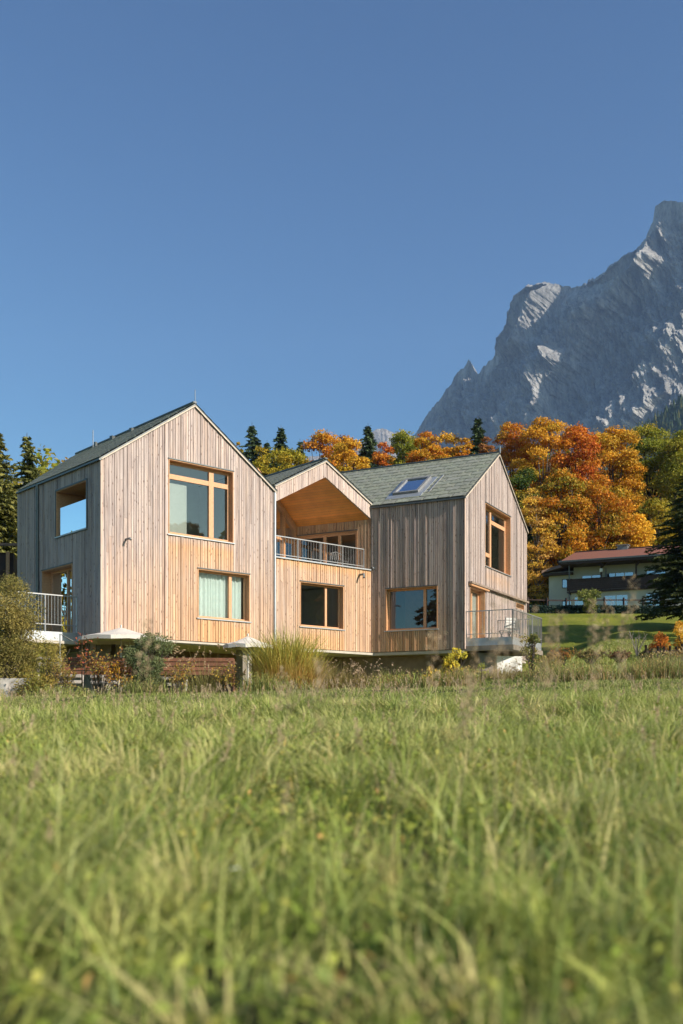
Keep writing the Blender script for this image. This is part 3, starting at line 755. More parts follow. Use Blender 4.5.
def parasol(px, Y, yrim, ytop, r, label):
    x = PX(px, Y); zr = PZ(yrim, Y); zt_ = PZ(ytop, Y); g = gz(x, Y)
    t = thing('parasol', (x, Y, g), label, 'parasol', 'open cream parasols on the terrace')
    k = MB(); n = 8; V = [(x, Y, zt_)]; 
    for j in range(n * 2):
        an = math.pi * j / n; rr = r * (1 if j % 2 == 0 else .93); V.append((x + rr * math.cos(an), Y + rr * math.sin(an), zr + (0 if j % 2 == 0 else .03)))
    mid = []
    for j in range(n * 2):
        an = math.pi * j / n; rr = r * .5 * (1 if j % 2 == 0 else .95); mid.append((x + rr * math.cos(an), Y + rr * math.sin(an), zt_ - (zt_ - zr) * .58))
    V += mid; val = [(V[1 + j][0], V[1 + j][1], V[1 + j][2] - .12) for j in range(2 * n)]; V += val
    m2 = 2 * n
    Fc = [(0, 1 + m2 + j, 1 + m2 + (j + 1) % m2) for j in range(m2)] + [(1 + m2 + j, 1 + j, 1 + (j + 1) % m2, 1 + m2 + (j + 1) % m2) for j in range(m2)]
    Fc += [(1 + j, 1 + 2 * m2 + j, 1 + 2 * m2 + (j + 1) % m2, 1 + (j + 1) % m2) for j in range(m2)]
    k.add(V, Fc); k.build('canopy', M['parasol'], t)
    k = MB(); k.tube([(x, Y, g), (x, Y, zt_ + .08)], .03, 8); k.build('pole', M['slat'], t)
    k = MB()
    for j in range(n):
        an = 2 * math.pi * j / n; k.bar((x, Y, zt_ - .1), (x + r * .9 * math.cos(an), Y + r * .9 * math.sin(an), zr + .01), .02)
    k.build('ribs', M['slat'], t)
    k = MB(); k.box(x - .3, x + .3, Y - .3, Y + .3, g, g + .08); k.build('base', M['concrete'], t)
parasol(121, 32.0, 638.5, 627.5, 1.42, 'large cream parasol behind the grey-green shrub under the left block')
parasol(248, 32.6, 645.5, 636, .82, 'small cream parasol beside the tall ornamental grass under the left block')

# terrace timber: red-brown screen, silvered steps and benches, handrail
def slatwall(px0, px1, Y0, Y1, ys, hpx, mat, label, name, cat, posts=True, dep=.05, group=None):
    x0, x1 = PX(px0, Y0), PX(px1, Y1); Ym = (Y0 + Y1) / 2
    t = thing(name, (x0, Y0, gz(x0, Y0)), label, cat, group)
    k = MB()
    for i, y in enumerate(ys):
        c = random.uniform(.8, 1.2)
        k.bar((x0, Y0, PZ(y, Ym)), (x1, Y1, PZ(y, Ym)), dep, hpx / F * Ym, col=(c, c, c))
    k.build('boards', M[mat], t)
    if posts:
        n = max(2, int((Vector((x1 - x0, Y1 - Y0)).length) / 1.6) + 1)
        for i in range(n):
            k = MB(); tt = (i + .02) / (n - .96); x, y = x0 + (x1 - x0) * tt, Y0 + (Y1 - Y0) * tt + .06
            k.bar((x, y, gz(x, y) - .1), (x, y, PZ(min(ys), Ym) + .02), .07); k.build('post', M[mat], t)
    return t
slatwall(58, 234, 31.5, 31.8, [659.5, 664, 668.5, 673], 3.6, 'deckwood', 'red-brown horizontal board screen along the terrace under the left block', 'board_screen', 'screen')
slatwall(37, 60, 31.2, 31.1, [658, 664], 3.2, 'greywood', 'short silvered rail of two boards between the big left bush and the handrail', 'board_rail', 'rail')
slatwall(58, 82, 30.3, 30.3, [676, 682], 3.0, 'greywood', 'pale timber step at the foot of the metal handrail', 'timber_step', 'step', dep=.35, group='pale timber steps and benches')
slatwall(92, 118, 30.4, 30.4, [676.5, 682.5], 2.6, 'greywood', 'pale timber bench left of the grey-green shrub', 'timber_bench', 'bench', dep=.4, group='pale timber steps and benches')
slatwall(156, 186, 30.2, 30.2, [678.5, 684.5], 2.8, 'greywood', 'pale timber bench right of the grey-green shrub', 'timber_bench', 'bench', dep=.4, group='pale timber steps and benches')
t = thing('handrail', (PX(60, 30.6), 30.6, gz(PX(60, 30.6), 30.6)), 'thin metal handrail post at the terrace steps by the left balcony', 'handrail')
k = MB(); x = PX(60, 30.6); k.tube([(x, 30.6, gz(x, 30.6)), (x, 30.6, PZ(634, 30.6)), (x + .18, 31.4, PZ(641, 31.4))], .02, 8); k.build('rail', M['steel'], t)
for i, (px, y, w_, h_) in enumerate(((18, 683, .95, .26), (1, 688, .5, .22), (2, 696, .6, .2))):
    Y = 28.6 - i * .3; x = PX(px, Y); z = PZ(y, Y)
    k = MB(); n0 = 0
    P = [(x + sx * w_ / 2 * random.uniform(.85, 1), Y + sy * .25 * random.uniform(.8, 1), z + (sz * h_ / 2 if sz > 0 else -.5)) for sz in (-1, 1) for sx, sy in ((-1, -1), (1, -1), (1, 1), (-1, 1))]
    k.hexa(P); o = k.build('wall_stone', M['stone'])
    tag(o, ['long grey stone block topping the low wall below the left bush', 'dark squarish stone block at the left edge below the bush', 'small stone block lowest at the left edge by the meadow'][i], 'stone', 'stones of the low garden wall')
# ================================================================ GROUND
def axis(breaks):
    out = []
    for a, b, s in breaks: out += list(np.arange(a, b, s))
    out.append(breaks[-1][1]); return np.array(out)
gx = axis([(-2400, -300, 150), (-300, -60, 12), (-60, -16, 1.5), (-16, 40, .4), (40, 90, 1.5), (90, 400, 12), (400, 3600, 150)])
gy = axis([(-400, -20, 20), (-20, 0, 1), (0, 60, .35), (60, 130, 1.2), (130, 400, 8), (400, 6400, 200)])
GX, GY = np.meshgrid(gx, gy); GZ = ground(GX, GY)
nx, ny = len(gx), len(gy)
V = np.stack([GX, GY, GZ], -1).reshape(-1, 3)
i = np.arange(nx - 1)[None, :] + nx * np.arange(ny - 1)[:, None]
Fq = np.stack([i, i + 1, i + nx + 1, i + nx], -1).reshape(-1, 4)
m, nt, N, L = newmat('meadow_soil_and_turf')
out = N.new('ShaderNodeOutputMaterial'); b = N.new('ShaderNodeBsdfPrincipled'); L.new(b.outputs[0], out.inputs[0])
b.inputs['Roughness'].default_value = .9; b.inputs['Specular IOR Level'].default_value = .1
tc = N.new('ShaderNodeTexCoord')
n1 = N.new('ShaderNodeTexNoise'); n1.inputs['Scale'].default_value = .35; n1.inputs['Detail'].default_value = 8; n1.inputs['Roughness'].default_value = .65; L.new(tc.outputs['Object'], n1.inputs[0])
n2 = N.new('ShaderNodeTexNoise'); n2.inputs['Scale'].default_value = 7; n2.inputs['Detail'].default_value = 6; L.new(tc.outputs['Object'], n2.inputs[0])
r1_ = ramp(N, [(.3, (.12, .155, .022)), (.5, (.185, .21, .03)), (.7, (.25, .25, .045))]); L.new(n1.outputs[0], r1_.inputs[0])
r2_ = ramp(N, [(.3, (.55, .55, .5)), (.7, (1.25, 1.2, 1.1))]); L.new(n2.outputs[0], r2_.inputs[0])
mx = N.new('ShaderNodeMix'); mx.data_type = 'RGBA'; mx.blend_type = 'MULTIPLY'; mx.inputs[0].default_value = 1
L.new(r1_.outputs[0], mx.inputs[6]); L.new(r2_.outputs[0], mx.inputs[7]); ge = N.new('ShaderNodeNewGeometry'); sx_ = N.new('ShaderNodeSeparateXYZ'); L.new(ge.outputs['Position'], sx_.inputs[0])
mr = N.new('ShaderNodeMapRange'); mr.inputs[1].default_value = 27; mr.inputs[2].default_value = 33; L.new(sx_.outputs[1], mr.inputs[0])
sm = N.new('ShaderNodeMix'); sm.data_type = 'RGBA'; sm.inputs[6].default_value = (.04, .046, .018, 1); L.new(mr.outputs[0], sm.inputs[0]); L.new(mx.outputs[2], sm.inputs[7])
L.new(sm.outputs[2], b.inputs['Base Color'])
bp = N.new('ShaderNodeBump'); bp.inputs['Strength'].default_value = .6; bp.inputs['Distance'].default_value = .08; L.new(n2.outputs[0], bp.inputs['Height']); L.new(bp.outputs[0], b.inputs['Normal'])
g_ = link_mesh('meadow_ground', V, Fq, m, sizes=np.full(len(Fq), 4), smooth=True); tag(g_, kind='structure')

# ================================================================ FOLIAGE TOOLS
def quads(cent, size, asp, rng, cols, normal=None, flat=0.0, axisdir=None):
    """random oriented leaf quads -> V, loops, sizes, C ; leaf = kite of 4 verts"""
    n = len(cent)
    nrm = rng.normal(size=(n, 3))
    if normal is not None: nrm = nrm * (1 - flat) + normal * flat * 1.6
    nrm /= np.linalg.norm(nrm, axis=1, keepdims=True) + 1e-9
    if axisdir is None: t = rng.normal(size=(n, 3))
    else: t = axisdir + rng.normal(size=(n, 3)) * .25
    t = t - nrm * (t * nrm).sum(1, keepdims=True); t /= np.linalg.norm(t, axis=1, keepdims=True) + 1e-9
    bt = np.cross(nrm, t)
    s = size * rng.uniform(.6, 1.3, (n, 1)) if np.isscalar(size) else size[:, None] * rng.uniform(.6, 1.3, (n, 1))
    w = s * asp
    p0 = cent - t * s * .5; p2 = cent + t * s * .5
    k = rng.uniform(-.12, .15, (n, 1)) * s
    p1 = cent + bt * w * .5 + t * k + nrm * s * .1; p3 = cent - bt * w * .5 + t * k + nrm * s * .1
    V = np.stack([p0, p1, p2, p3], 1).reshape(-1, 3)
    C = np.repeat(cols, 4, 0)
    return V, np.arange(4 * n), np.full(n, 4), C
def pal(name):
    return {
        'orange': [(.52, .19, .02), (.60, .28, .028), (.46, .14, .018), (.60, .36, .035), (.36, .25, .03)],
        'gold': [(.60, .33, .03), (.55, .28, .025), (.62, .40, .05), (.40, .28, .03)],
        'red': [(.46, .13, .02), (.54, .20, .025), (.36, .085, .018), (.56, .28, .03)],
        'mix': [(.52, .26, .025), (.50, .18, .02), (.28, .24, .03), (.56, .32, .03), (.15, .17, .028)],
        'olive': [(.27, .25, .03), (.34, .28, .03), (.18, .20, .028), (.42, .30, .03)],
        'green': [(.19, .23, .03), (.26, .27, .036), (.33, .30, .042), (.13, .17, .026)],
        'goldrust': [(.66, .44, .06), (.70, .50, .08), (.52, .32, .08), (.44, .28, .12)],
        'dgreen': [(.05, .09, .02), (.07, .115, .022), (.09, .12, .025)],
        'yellow': [(.66, .42, .04), (.70, .48, .05), (.58, .34, .03)],
        'rust': [(.30, .13, .05), (.36, .17, .06), (.42, .22, .06), (.25, .12, .06)],
    }[name]
def lerp_cols(P, rng, n): P = np.array(P); return P[rng.integers(0, len(P), n)]

def broadleaf(x, Y, ytop, wpx, palette, label, group='autumn trees of the wood behind the houses', seed=0, base=None, leafsize=.34, dens=1.0, zbase=.12, shape=1.0, name='autumn_tree', px=None, z0=None, cat='tree', split=None, bark='bark', mixin=.13):
    rng = np.random.default_rng(seed + 100)
    if px is not None: x = PX(px, Y)
    g = gz(x, Y) if z0 is None else z0
    H = PZ(ytop, Y) - g; R = wpx / F * Y / 2
    t = thing(name, (x, Y, g), label, cat, group)
    P = pal(palette)
    nl = int(26 * max(1, (H / (2.4 * R))))
    # lobes through an egg-shaped crown
    lobes = []
    for i in range(nl):
        for _ in range(20):
            v = rng.normal(size=3); v /= np.linalg.norm(v)
            zz = v[2]; zc = zbase + (1 - zbase) * (.5 + .5 * zz)
            prof = math.sqrt(max(0, 1 - zz * zz)) * (1.0 - .25 * max(0, zz))
            rad = R * rng.uniform(.45, .86)
            c = np.array([v[0] * rad, v[1] * rad, H * zc])
            if abs(zz) > .9: c[:2] *= .5
            if all(np.linalg.norm((c - l[0]) / np.array([1, 1, 1.1])) > .30 * R for l in lobes): break
        lr = R * rng.uniform(.26, .42)
        c[2] = min(c[2], H - lr * .75)
        lobes.append((c, lr))
    Vs, Cs = [], []; tot = 0
    for c, lr in lobes:
        n = int(dens * 5.0 * 4 * math.pi * lr * lr / (leafsize ** 2) * .34)
        d = rng.normal(size=(n, 3)); d /= np.linalg.norm(d, axis=1, keepdims=True)
        d[:, 2] = np.where(d[:, 2] < -.35, -d[:, 2] * .6, d[:, 2])
        rr = lr * (1 - np.abs(rng.normal(0, .24, (n, 1)))) * (1 + .22 * vnoise(d[:, 0] * 6 + c[0], d[:, 1] * 6, d[:, 2] * 6, seed + 9)[:, None] + .36 * vnoise(d[:, 0] * 2.6 + c[0], d[:, 1] * 2.6, d[:, 2] * 2.6 + c[2], seed)[:, None])
        p = c + d * rr * np.array([1.1, 1.1, .82])
        PL = P if rng.random() > mixin else pal('olive' if rng.random() < .6 else 'green')
        base_c = np.array(PL[rng.integers(0, len(PL))]) * rng.uniform(.8, 1.15)
        cols = base_c * .5 + lerp_cols(P, rng, n) * .5
        cols = cols * rng.uniform(.72, 1.25, (n, 1))
        v, _, _, cc = quads(p, leafsize, .8, rng, cols, normal=d, flat=.35)
        Vs.append(v); Cs.append(cc)
    V = np.concatenate(Vs); C = np.concatenate(Cs)
    # every crown also has stray sprigs breaking its outline
    link_mesh('crown', V, np.arange(len(V)), M['leaf'], t, cols=np.clip(C, 0, 1), sizes=np.full(len(V) // 4, 4), world=False)
    k = MB(); zs = H * .8
    k.tube([(0, 0, -.4), (0.05 * R, 0, H * .25), (.02 * R, .05 * R, H * .5), (0, 0, zs)], [H * .02 + .05, H * .016, H * .011, .03], 7)
    for c, lr in lobes[::2]:
        h = min(c[2] * .65, H * .5); k.tube([(0, 0, h), (c[0] * .5, c[1] * .5, (h + c[2]) * .5 + .1), tuple(c)], [H * .008, H * .005, .02], 5)
    tr = MB(); tr.v = k.v; tr.f = k.f; tr.c = k.c
    link_mesh('trunk', k.v, k.f, M[bark], t, world=False, smooth=True)
    return t

def spruce(px, Y, ytop, wpx, label, group='dark spruces rising above the wood', seed=0, col=(.055, .085, .03), tipc=(.12, .15, .045), name='spruce_tree', step=.42, droop=.35, needle=.32, z0=None, low=.06, x=None, bd=1.0):
    rng = np.random.default_rng(seed + 500)
    if x is None: x = PX(px, Y)
    g = gz(x, Y) if z0 is None else z0
    H = PZ(ytop, Y) - g; R = wpx / F * Y / 2
    t = thing(name, (x, Y, g), label, 'tree', group)
    cent = []; ax = []; cl = []; sz = []; br = MB()
    z = H * low
    while z < H - .25:
        f = 1 - z / H; r = R * (1 - (1 - f) ** 2.2) * rng.uniform(.72, 1.15) + .10
        nb = int((7 + 7 * f) * bd)
        for b in range(nb):
            an = rng.uniform(0, 2 * math.pi); rb = r * rng.uniform(.6, 1.15)
            n = max(2, int(rb / (needle * .34)))
            s = np.linspace(.12, 1, n)
            dx, dy = math.cos(an), math.sin(an)
            zz = z + rb * (.18 * s - droop * s ** 1.6) + rng.normal(0, .03, n)
            p = np.stack([dx * rb * s, dy * rb * s, zz], 1)
            wd = needle * (1.2 - .7 * s)
            for side in (-1, 0, 1):
                off = np.array([-dy, dx, -.25]) * side
                cent.append(p + off * wd[:, None] * .55); ax.append(np.tile(np.array([dx, dy, -.35]) + off * .9, (n, 1)))
                cc = np.array(col) * (1 - s[:, None] ** 2) + np.array(tipc) * s[:, None] ** 2
                cl.append(cc * rng.uniform(.7, 1.25, (n, 1))); sz.append(np.full(n, needle * 1.15))
        z += step * (.6 + .6 * f)
    cent = np.concatenate(cent); ax = np.concatenate(ax); cl = np.concatenate(cl); sz = np.concatenate(sz)
    V, lo, si, C = quads(cent, sz, .42, rng, cl, normal=np.tile([0, 0, 1.0], (len(cent), 1)), flat=.5, axisdir=ax)
    link_mesh('crown', V, lo, M['needle'], t, cols=C, sizes=si, world=False)
    k = MB(); k.tube([(0, 0, -.4), (0, 0, H * .5), (0, 0, H + .15)], [H * .014 + .06, H * .008 + .03, .015], 7); link_mesh('trunk', k.v, k.f, M['bark'], t, world=False)
    return t

def shrub(px, Y, ytop, wpx, P, label, name='shrub', leaf=.07, n=2500, seed=0, lobes=9, asp=.5, group=None, low=0.0, cat='shrub', stemcol='bark', zb=None, upright=.0, tw=.9):
    rng = np.random.default_rng(seed + 900); x = PX(px, Y); g = gz(x, Y) if zb is None else zb
    H = max(.3, PZ(ytop, Y) - g); R = wpx / F * Y / 2
    t = thing(name, (x, Y, g), label, cat, group)
    L_ = []
    for i in range(lobes):
        an = rng.uniform(0, 6.283); rr = R * math.sqrt(rng.uniform(0, 1)) * .72
        zc = H * rng.uniform(.2 + low, .86) if i else H * .88
        L_.append((np.array([math.cos(an) * rr * (1 if i else .2), math.sin(an) * rr * tw, zc]), R * rng.uniform(.28, .45)))
    cs = []; cc = []; P_ = np.array(P)
    for c, lr in L_:
        m_ = n // lobes; d = rng.normal(size=(m_, 3)); d /= np.linalg.norm(d, axis=1, keepdims=True)
        rad = lr * (1 - np.abs(rng.normal(0, .3, (m_, 1)))); rad = rad * np.where(rng.random((m_, 1)) < .12, rng.uniform(1, 1.5, (m_, 1)), 1)
        p = c + d * rad; p[:, 2] = np.clip(p[:, 2], .02, H * 1.12)
        bc = P_[rng.integers(0, len(P_))]
        cs.append(p); cc.append((bc * .5 + P_[rng.integers(0, len(P_), m_)] * .5) * rng.uniform(.7, 1.3, (m_, 1)))
    V, lo, si, C = quads(np.concatenate(cs), leaf, asp, rng, np.clip(np.concatenate(cc), 0, 1), axisdir=None if not upright else np.tile([0, 0, upright], (sum(len(q) for q in cs), 1)))
    link_mesh('foliage', V, lo, M['leaf'], t, cols=C, sizes=si, world=False)
    k = MB()
    for c, lr in L_:
        k.tube([(c[0] * .15, c[1] * .15, -.1), (c[0] * .6, c[1] * .6, c[2] * .55), tuple(c)], [.022, .015, .006], 5)
        for _ in range(3):
            e = c + rng.normal(size=3) * lr * .6; e[2] = max(e[2], .05); k.tube([(c[0] * .6, c[1] * .6, c[2] * .55), tuple(e)], [.01, .004], 4)
    link_mesh('stems', k.v, k.f, M[stemcol], t, world=False)
    return t

def blades(root, h, w, lean_dir, lean, cols, seg=3, tipcols=None, tpow=1.0):
    """arching blades; root (n,3), h,w,lean (n,), dir angle (n,)"""
    n = len(root); V = []; C = []
    face = lean_dir + math.pi / 2 + RNG.normal(0, .5, n)
    for i in range(seg + 1):
        t = i / seg
        up = h * (t - .18 * (lean) * t * t); out_ = h * lean * t ** 1.8
        c = root + np.stack([np.cos(lean_dir) * out_, np.sin(lean_dir) * out_, up], 1)
        ww = w * (1 - t ** 1.6) * (.7 + .3 * (1 - t)) + w * .04
        o = np.stack([np.cos(face) * ww / 2, np.sin(face) * ww / 2, np.zeros(n)], 1)
        V += [c - o, c + o]
        tt = t ** tpow; cc = cols if tipcols is None else cols * (1 - tt) + tipcols * tt
        C += [cc, cc]
    V = np.stack(V, 1).reshape(-1, 3); C = np.stack(C, 1).reshape(-1, 3)
    b0 = np.arange(n) * (2 * (seg + 1))
    Fq = np.stack([np.stack([b0 + 2 * i, b0 + 2 * i + 1, b0 + 2 * i + 3, b0 + 2 * i + 2], 1) for i in range(seg)], 1).reshape(-1, 4)
    return V, Fq, C
def grass_clump(px, Y, ytop, wpx, base_cols, tip_cols, label, n=900, name='ornamental_grass', seed=0, w=.016, lean=.45, zb=None, group=None, plume=None, hr=(.55, 1.05), sway=.7):
    rng = np.random.default_rng(seed + 40); x = PX(px, Y); g = gz(x, Y) if zb is None else zb
    H = PZ(ytop, Y) - g; R = wpx / F * Y / 2
    t = thing(name, (x, Y, g), label, 'grass clump', group)
    an = rng.uniform(0, 6.283, n); rr = R * .75 * np.sqrt(rng.random(n))
    root = np.stack([np.cos(an) * rr, np.sin(an) * rr * .8, np.full(n, -.05)], 1)
    bc = np.array(base_cols)[rng.integers(0, len(base_cols), n)] * rng.uniform(.75, 1.2, (n, 1)); tcn = np.array(tip_cols)[rng.integers(0, len(tip_cols), n)] * rng.uniform(.75, 1.2, (n, 1))
    h = 1.12 * H * rng.uniform(hr[0], hr[1], n) * (1 - .25 * (rr / (R * .62 + 1e-6)) ** 2)
    V, Fq, C = blades(root, h, np.full(n, w) * rng.uniform(.6, 1.4, n), an + rng.normal(0, sway, n), lean * rng.uniform(.2, 1.4, n), bc, 4, tcn, 2.2)
    link_mesh('blades', V, Fq, M['grass'], t, cols=np.clip(C, 0, 1), sizes=np.full(len(Fq), 4), world=False)
    if plume:
        npl, pc = plume; idx = rng.integers(0, n, npl); k = 0
        cent = []; axd = []
        for i in idx:
            tip = root[i] + np.array([math.cos(an[i]) * h[i] * .35, math.sin(an[i]) * h[i] * .35, h[i] * 1.0])
            for s in np.linspace(0, 1, 8): cent.append(tip + np.array([math.cos(an[i]) * .08, math.sin(an[i]) * .08, -.05]) * s * 2 + rng.normal(0, .012, 3)); axd.append([math.cos(an[i]), math.sin(an[i]), .2])
        cent = np.array(cent); axd = np.array(axd)
        V, lo, si, C = quads(cent, .07, .3, rng, np.tile(pc, (len(cent), 1)) * rng.uniform(.8, 1.2, (len(cent), 1)), axisdir=axd)
        link_mesh('plumes', V, lo, M['dry'], t, cols=C, sizes=si, world=False)
    return t
def bare_plant(px, Y, ytop, wpx, P, label, seed=0, n=14, leaf=.05, nleaf=120, name='bare_shrub', stem=(.16, .10, .07), mat='bark', rad=.008, cat='shrub', group=None):
    rng = np.random.default_rng(seed + 70); x = PX(px, Y); g = gz(x, Y); H = PZ(ytop, Y) - g; R = wpx / F * Y / 2
    t = thing(name, (x, Y, g), label, cat, group); k = MB(); tips = []
    for i in range(n):
        an = rng.uniform(0, 6.28); r = R * rng.uniform(.1, 1); h = H * rng.uniform(.6, 1.0)
        a = np.array([0, 0, -.05]); b = np.array([math.cos(an) * r * .4, math.sin(an) * r * .4, h * .5]); c = np.array([math.cos(an) * r, math.sin(an) * r, h])
        k.tube([a, b, c], [rad * 1.6, rad, rad * .4], 5)
        for _ in range(4):
            s = rng.uniform(.35, 1); p = b + (c - b) * s; e = p + rng.normal(size=3) * .18 * H * np.array([.6, .6, .5]) + np.array([0, 0, .06 * H]); k.tube([p, e], [rad * .5, rad * .25], 4); tips += [p + (e - p) * u for u in rng.random(int(nleaf / n / 4) + 1)]
    link_mesh('stems', k.v, k.f, M[mat], t, world=False)
    tips = np.array(tips); tips = tips + rng.normal(0, .02, tips.shape)
    V, lo, si, C = quads(tips, leaf, .6, rng, lerp_cols(P, rng, len(tips)) * rng.uniform(.8, 1.2, (len(tips), 1)))
    link_mesh('leaves', V, lo, M['leaf'], t, cols=C, sizes=si, world=False)
    return t
# ================================================================ WOOD BEHIND
G1 = 'autumn trees of the wood behind the houses'
BL = [  # px, Y, ytop, width px, palette, label
 (262, 104, 447, 40, 'olive', 'olive and gold tree just right of the left gable, below two spruce tips'),
 (290, 98, 449, 56, 'olive', 'round olive-gold tree left of the middle gable peak'),
 (322, 108, 432, 44, 'orange', 'tall orange tree directly above the middle gable peak'),
 (350, 100, 437, 42, 'gold', 'golden yellow tree right of the middle gable peak'),
 (344, 118, 436, 30, 'rust', 'dark russet crown between the orange and golden trees behind the middle gable'),
 (383, 103, 443, 30, 'red', 'red-orange tree right of the spruce behind the grey roof'),
 (405, 112, 431, 38, 'green', 'green tree above the skylight on the grey roof'),
 (428, 103, 431, 42, 'orange', 'bright orange tree right of the green one above the grey roof'),
 (448, 110, 433, 34, 'gold', 'gold-orange tree above the right part of the grey roof'),
 (464, 101, 438, 28, 'orange', 'small orange tree just left of the spruce behind the right gable'),
 (487, 104, 437, 24, 'rust', 'russet tree between the spruce and the right gable peak'),
 (510, 112, 423, 46, 'orange', 'tall orange tree above the right gable peak'),
 (543, 108, 418, 56, 'gold', 'largest gold and green tree, highest crown right of the right gable'),
 (576, 101, 424, 52, 'red', 'broad red-orange tree above the left end of the neighbour roof'),
 (560, 94, 470, 50, 'mix', 'lower orange-green tree above the yellow bush-like tree'),
 (612, 106, 427, 60, 'gold', 'wide golden tree above the middle of the neighbour roof'),
 (600, 96, 478, 56, 'mix', 'olive-gold lower tree right behind the neighbour roof'),
 (650, 112, 424, 60, 'green', 'tall green tree behind the right end of the neighbour roof'),
 (690, 106, 430, 66, 'green', 'deep green tree at the right edge of the picture'),
 (632, 97, 515, 46, 'yellow', 'low bright yellow tree touching the neighbour roof near its chimney'),
 (655, 99, 500, 44, 'olive', 'olive tree low behind the right end of the neighbour roof'),
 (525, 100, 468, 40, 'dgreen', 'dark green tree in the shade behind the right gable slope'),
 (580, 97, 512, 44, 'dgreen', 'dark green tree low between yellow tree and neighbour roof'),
]
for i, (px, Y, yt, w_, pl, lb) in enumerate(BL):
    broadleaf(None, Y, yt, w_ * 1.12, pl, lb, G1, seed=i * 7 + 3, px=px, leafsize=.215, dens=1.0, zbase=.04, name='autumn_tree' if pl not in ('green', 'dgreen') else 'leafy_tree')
broadleaf(None, 93.5, 488, 46, 'goldrust', 'yellow tree with thin greyish twigs on top, right beside the right gable', None, seed=401, px=537, leafsize=.17, zbase=.03, dens=.6, mixin=0, name='yellow_tree', bark='palebark')
SP = [(252, 122, 423, 74, 'leftmost spruce tip just right of the left gable roof'), (267, 128, 441, 56, 'short blue-green spruce between two taller ones near the left gable'),
      (281, 120, 426, 72, 'second tall spruce right of the left gable'), (300, 112, 440, 44, 'slim small spruce left of the orange tree above the middle gable'),
      (368, 112, 424, 70, 'tall spruce between the golden and red trees above the grey roof'), (478, 108, 417, 70, 'tall dark spruce standing left of the right gable peak')]
for i, (px, Y, yt, w_, lb) in enumerate(SP):
    spruce(px, Y, yt, w_, lb, seed=i * 3, col=(.045, .075, .035), tipc=(.085, .12, .05), needle=.40, step=.42)
GL = 'spruces beyond the left end of the timber house'
spruce(-2, 62, 430, 84, 'big yellowish-green spruce at the left edge of the picture', GL, seed=60, col=(.11, .12, .03), tipc=(.22, .20, .05), needle=.32)
spruce(27, 66, 435, 74, 'second spruce from the left edge, its tip standing free against the sky', GL, seed=61, col=(.09, .11, .03), tipc=(.17, .17, .05), needle=.32)
spruce(46, 72, 476, 60, 'lower blue-grey spruce touching the left end of the house roof', GL, seed=62, col=(.07, .10, .06), tipc=(.13, .17, .11), needle=.32)
spruce(-34, 60, 440, 80, 'spruce cut off by the left edge of the picture', GL, seed=63, col=(.09, .11, .03), tipc=(.19, .18, .05), needle=.34)
# big shaded conifer on the right
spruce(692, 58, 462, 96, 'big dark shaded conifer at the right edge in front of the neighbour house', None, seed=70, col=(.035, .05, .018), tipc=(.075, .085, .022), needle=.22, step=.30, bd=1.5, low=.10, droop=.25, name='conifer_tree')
# trees outside the frame whose shadows and reflections are in the picture
def offtree(x, Y, H, R, pl, lb, seed):
    wpx = 2 * R * F / Y if Y > 0 else 1
    rngY = Y
    t = broadleaf(x, Y, YH - (gz(x, Y) + H) * F / Y, wpx, pl, lb, 'trees outside the right edge of the picture', seed=seed, leafsize=.45, dens=1.5, zbase=.03)
for i, (x, Y, H, R) in enumerate([(30, 44, 14, 4.0), (30, 57, 13, 3.3), (56, 76, 22, 5.5), (64, 70, 22, 5.5), (48, 84, 17, 4.5), (73, 66, 22, 6), (45, 70, 13, 4), (36, 54, 14, 3.2)]):
    offtree(x, Y, H, R, ['olive', 'green', 'gold', 'green', 'orange', 'olive', 'green', 'gold'][i], ['nearest olive tree', 'nearest green tree', 'tall golden tree', 'tall green tree', 'orange tree', 'farthest right olive tree', 'mid-height green tree', 'slim golden tree'][i] + ' standing outside the right edge, shading the lawn', 300 + i)
for i, (x, Y, H) in enumerate([(-28.6, 11.6, 15), (-25.0, 9.0, 17)]):
    # spruce reflected in the right-hand block's window
    g0 = gz(x, Y); 
    t = spruce(None, Y, YH - (g0 + H) * F / Y, 6.0 * F / Y, ['slender', 'taller'][i] + ' spruce left of the camera, mirrored in the lower window of the right block', 'spruces left of the camera', seed=90 + i, x=x, needle=.5, step=.6)

broadleaf(-38, 47, YH - 11.5 * F / 47, 9 * F / 47, 'olive', 'olive tree left of the picture, mirrored in the side balcony door', None, seed=333, leafsize=.3)
# deep wood behind, a single mass
rng = np.random.default_rng(77)
n = 150; cs = []; cc = []; ns = []
PP = np.array(pal('mix') + pal('olive') + pal('dgreen') + pal('green'))
tk = MB()
for i in range(n):
    Y = rng.uniform(126, 165); x = rng.uniform(-.62, .62) * Y
    g = gz(x, Y); H = min(rng.uniform(15, 20), PZ(rng.uniform(441, 455), Y) - g); R = rng.uniform(3.4, 5)
    m_ = 1500; d = rng.normal(size=(m_, 3)); d /= np.linalg.norm(d, axis=1, keepdims=True)
    rad = (1 - np.abs(rng.normal(0, .2, (m_, 1)))) * (1 + .3 * vnoise(d[:, 0] * 3 + i, d[:, 1] * 3, d[:, 2] * 3)[:, None])
    p = np.array([x, Y, g + H * .52]) + d * rad * np.array([R, R, H * .5]); cs.append(p); ns.append(d)
    bc = PP[rng.integers(0, len(PP))]; cc.append((bc * .7 + .3 * PP[rng.integers(0, len(PP), m_)]) * rng.uniform(.7, 1.2, (m_, 1)))
    tk.tube([(x, Y, g - .5), (x, Y, g + H * .7)], [.25, .1], 5)
V, lo, si, C = quads(np.concatenate(cs), .75, .85, rng, np.clip(np.concatenate(cc), 0, 1), normal=np.concatenate(ns), flat=.4)
o = link_mesh('distant_wood', V, lo, M['leaf'], cols=C, sizes=si)
tag(o, 'mixed autumn wood filling the depth behind the front trees', 'wood', kind='stuff')

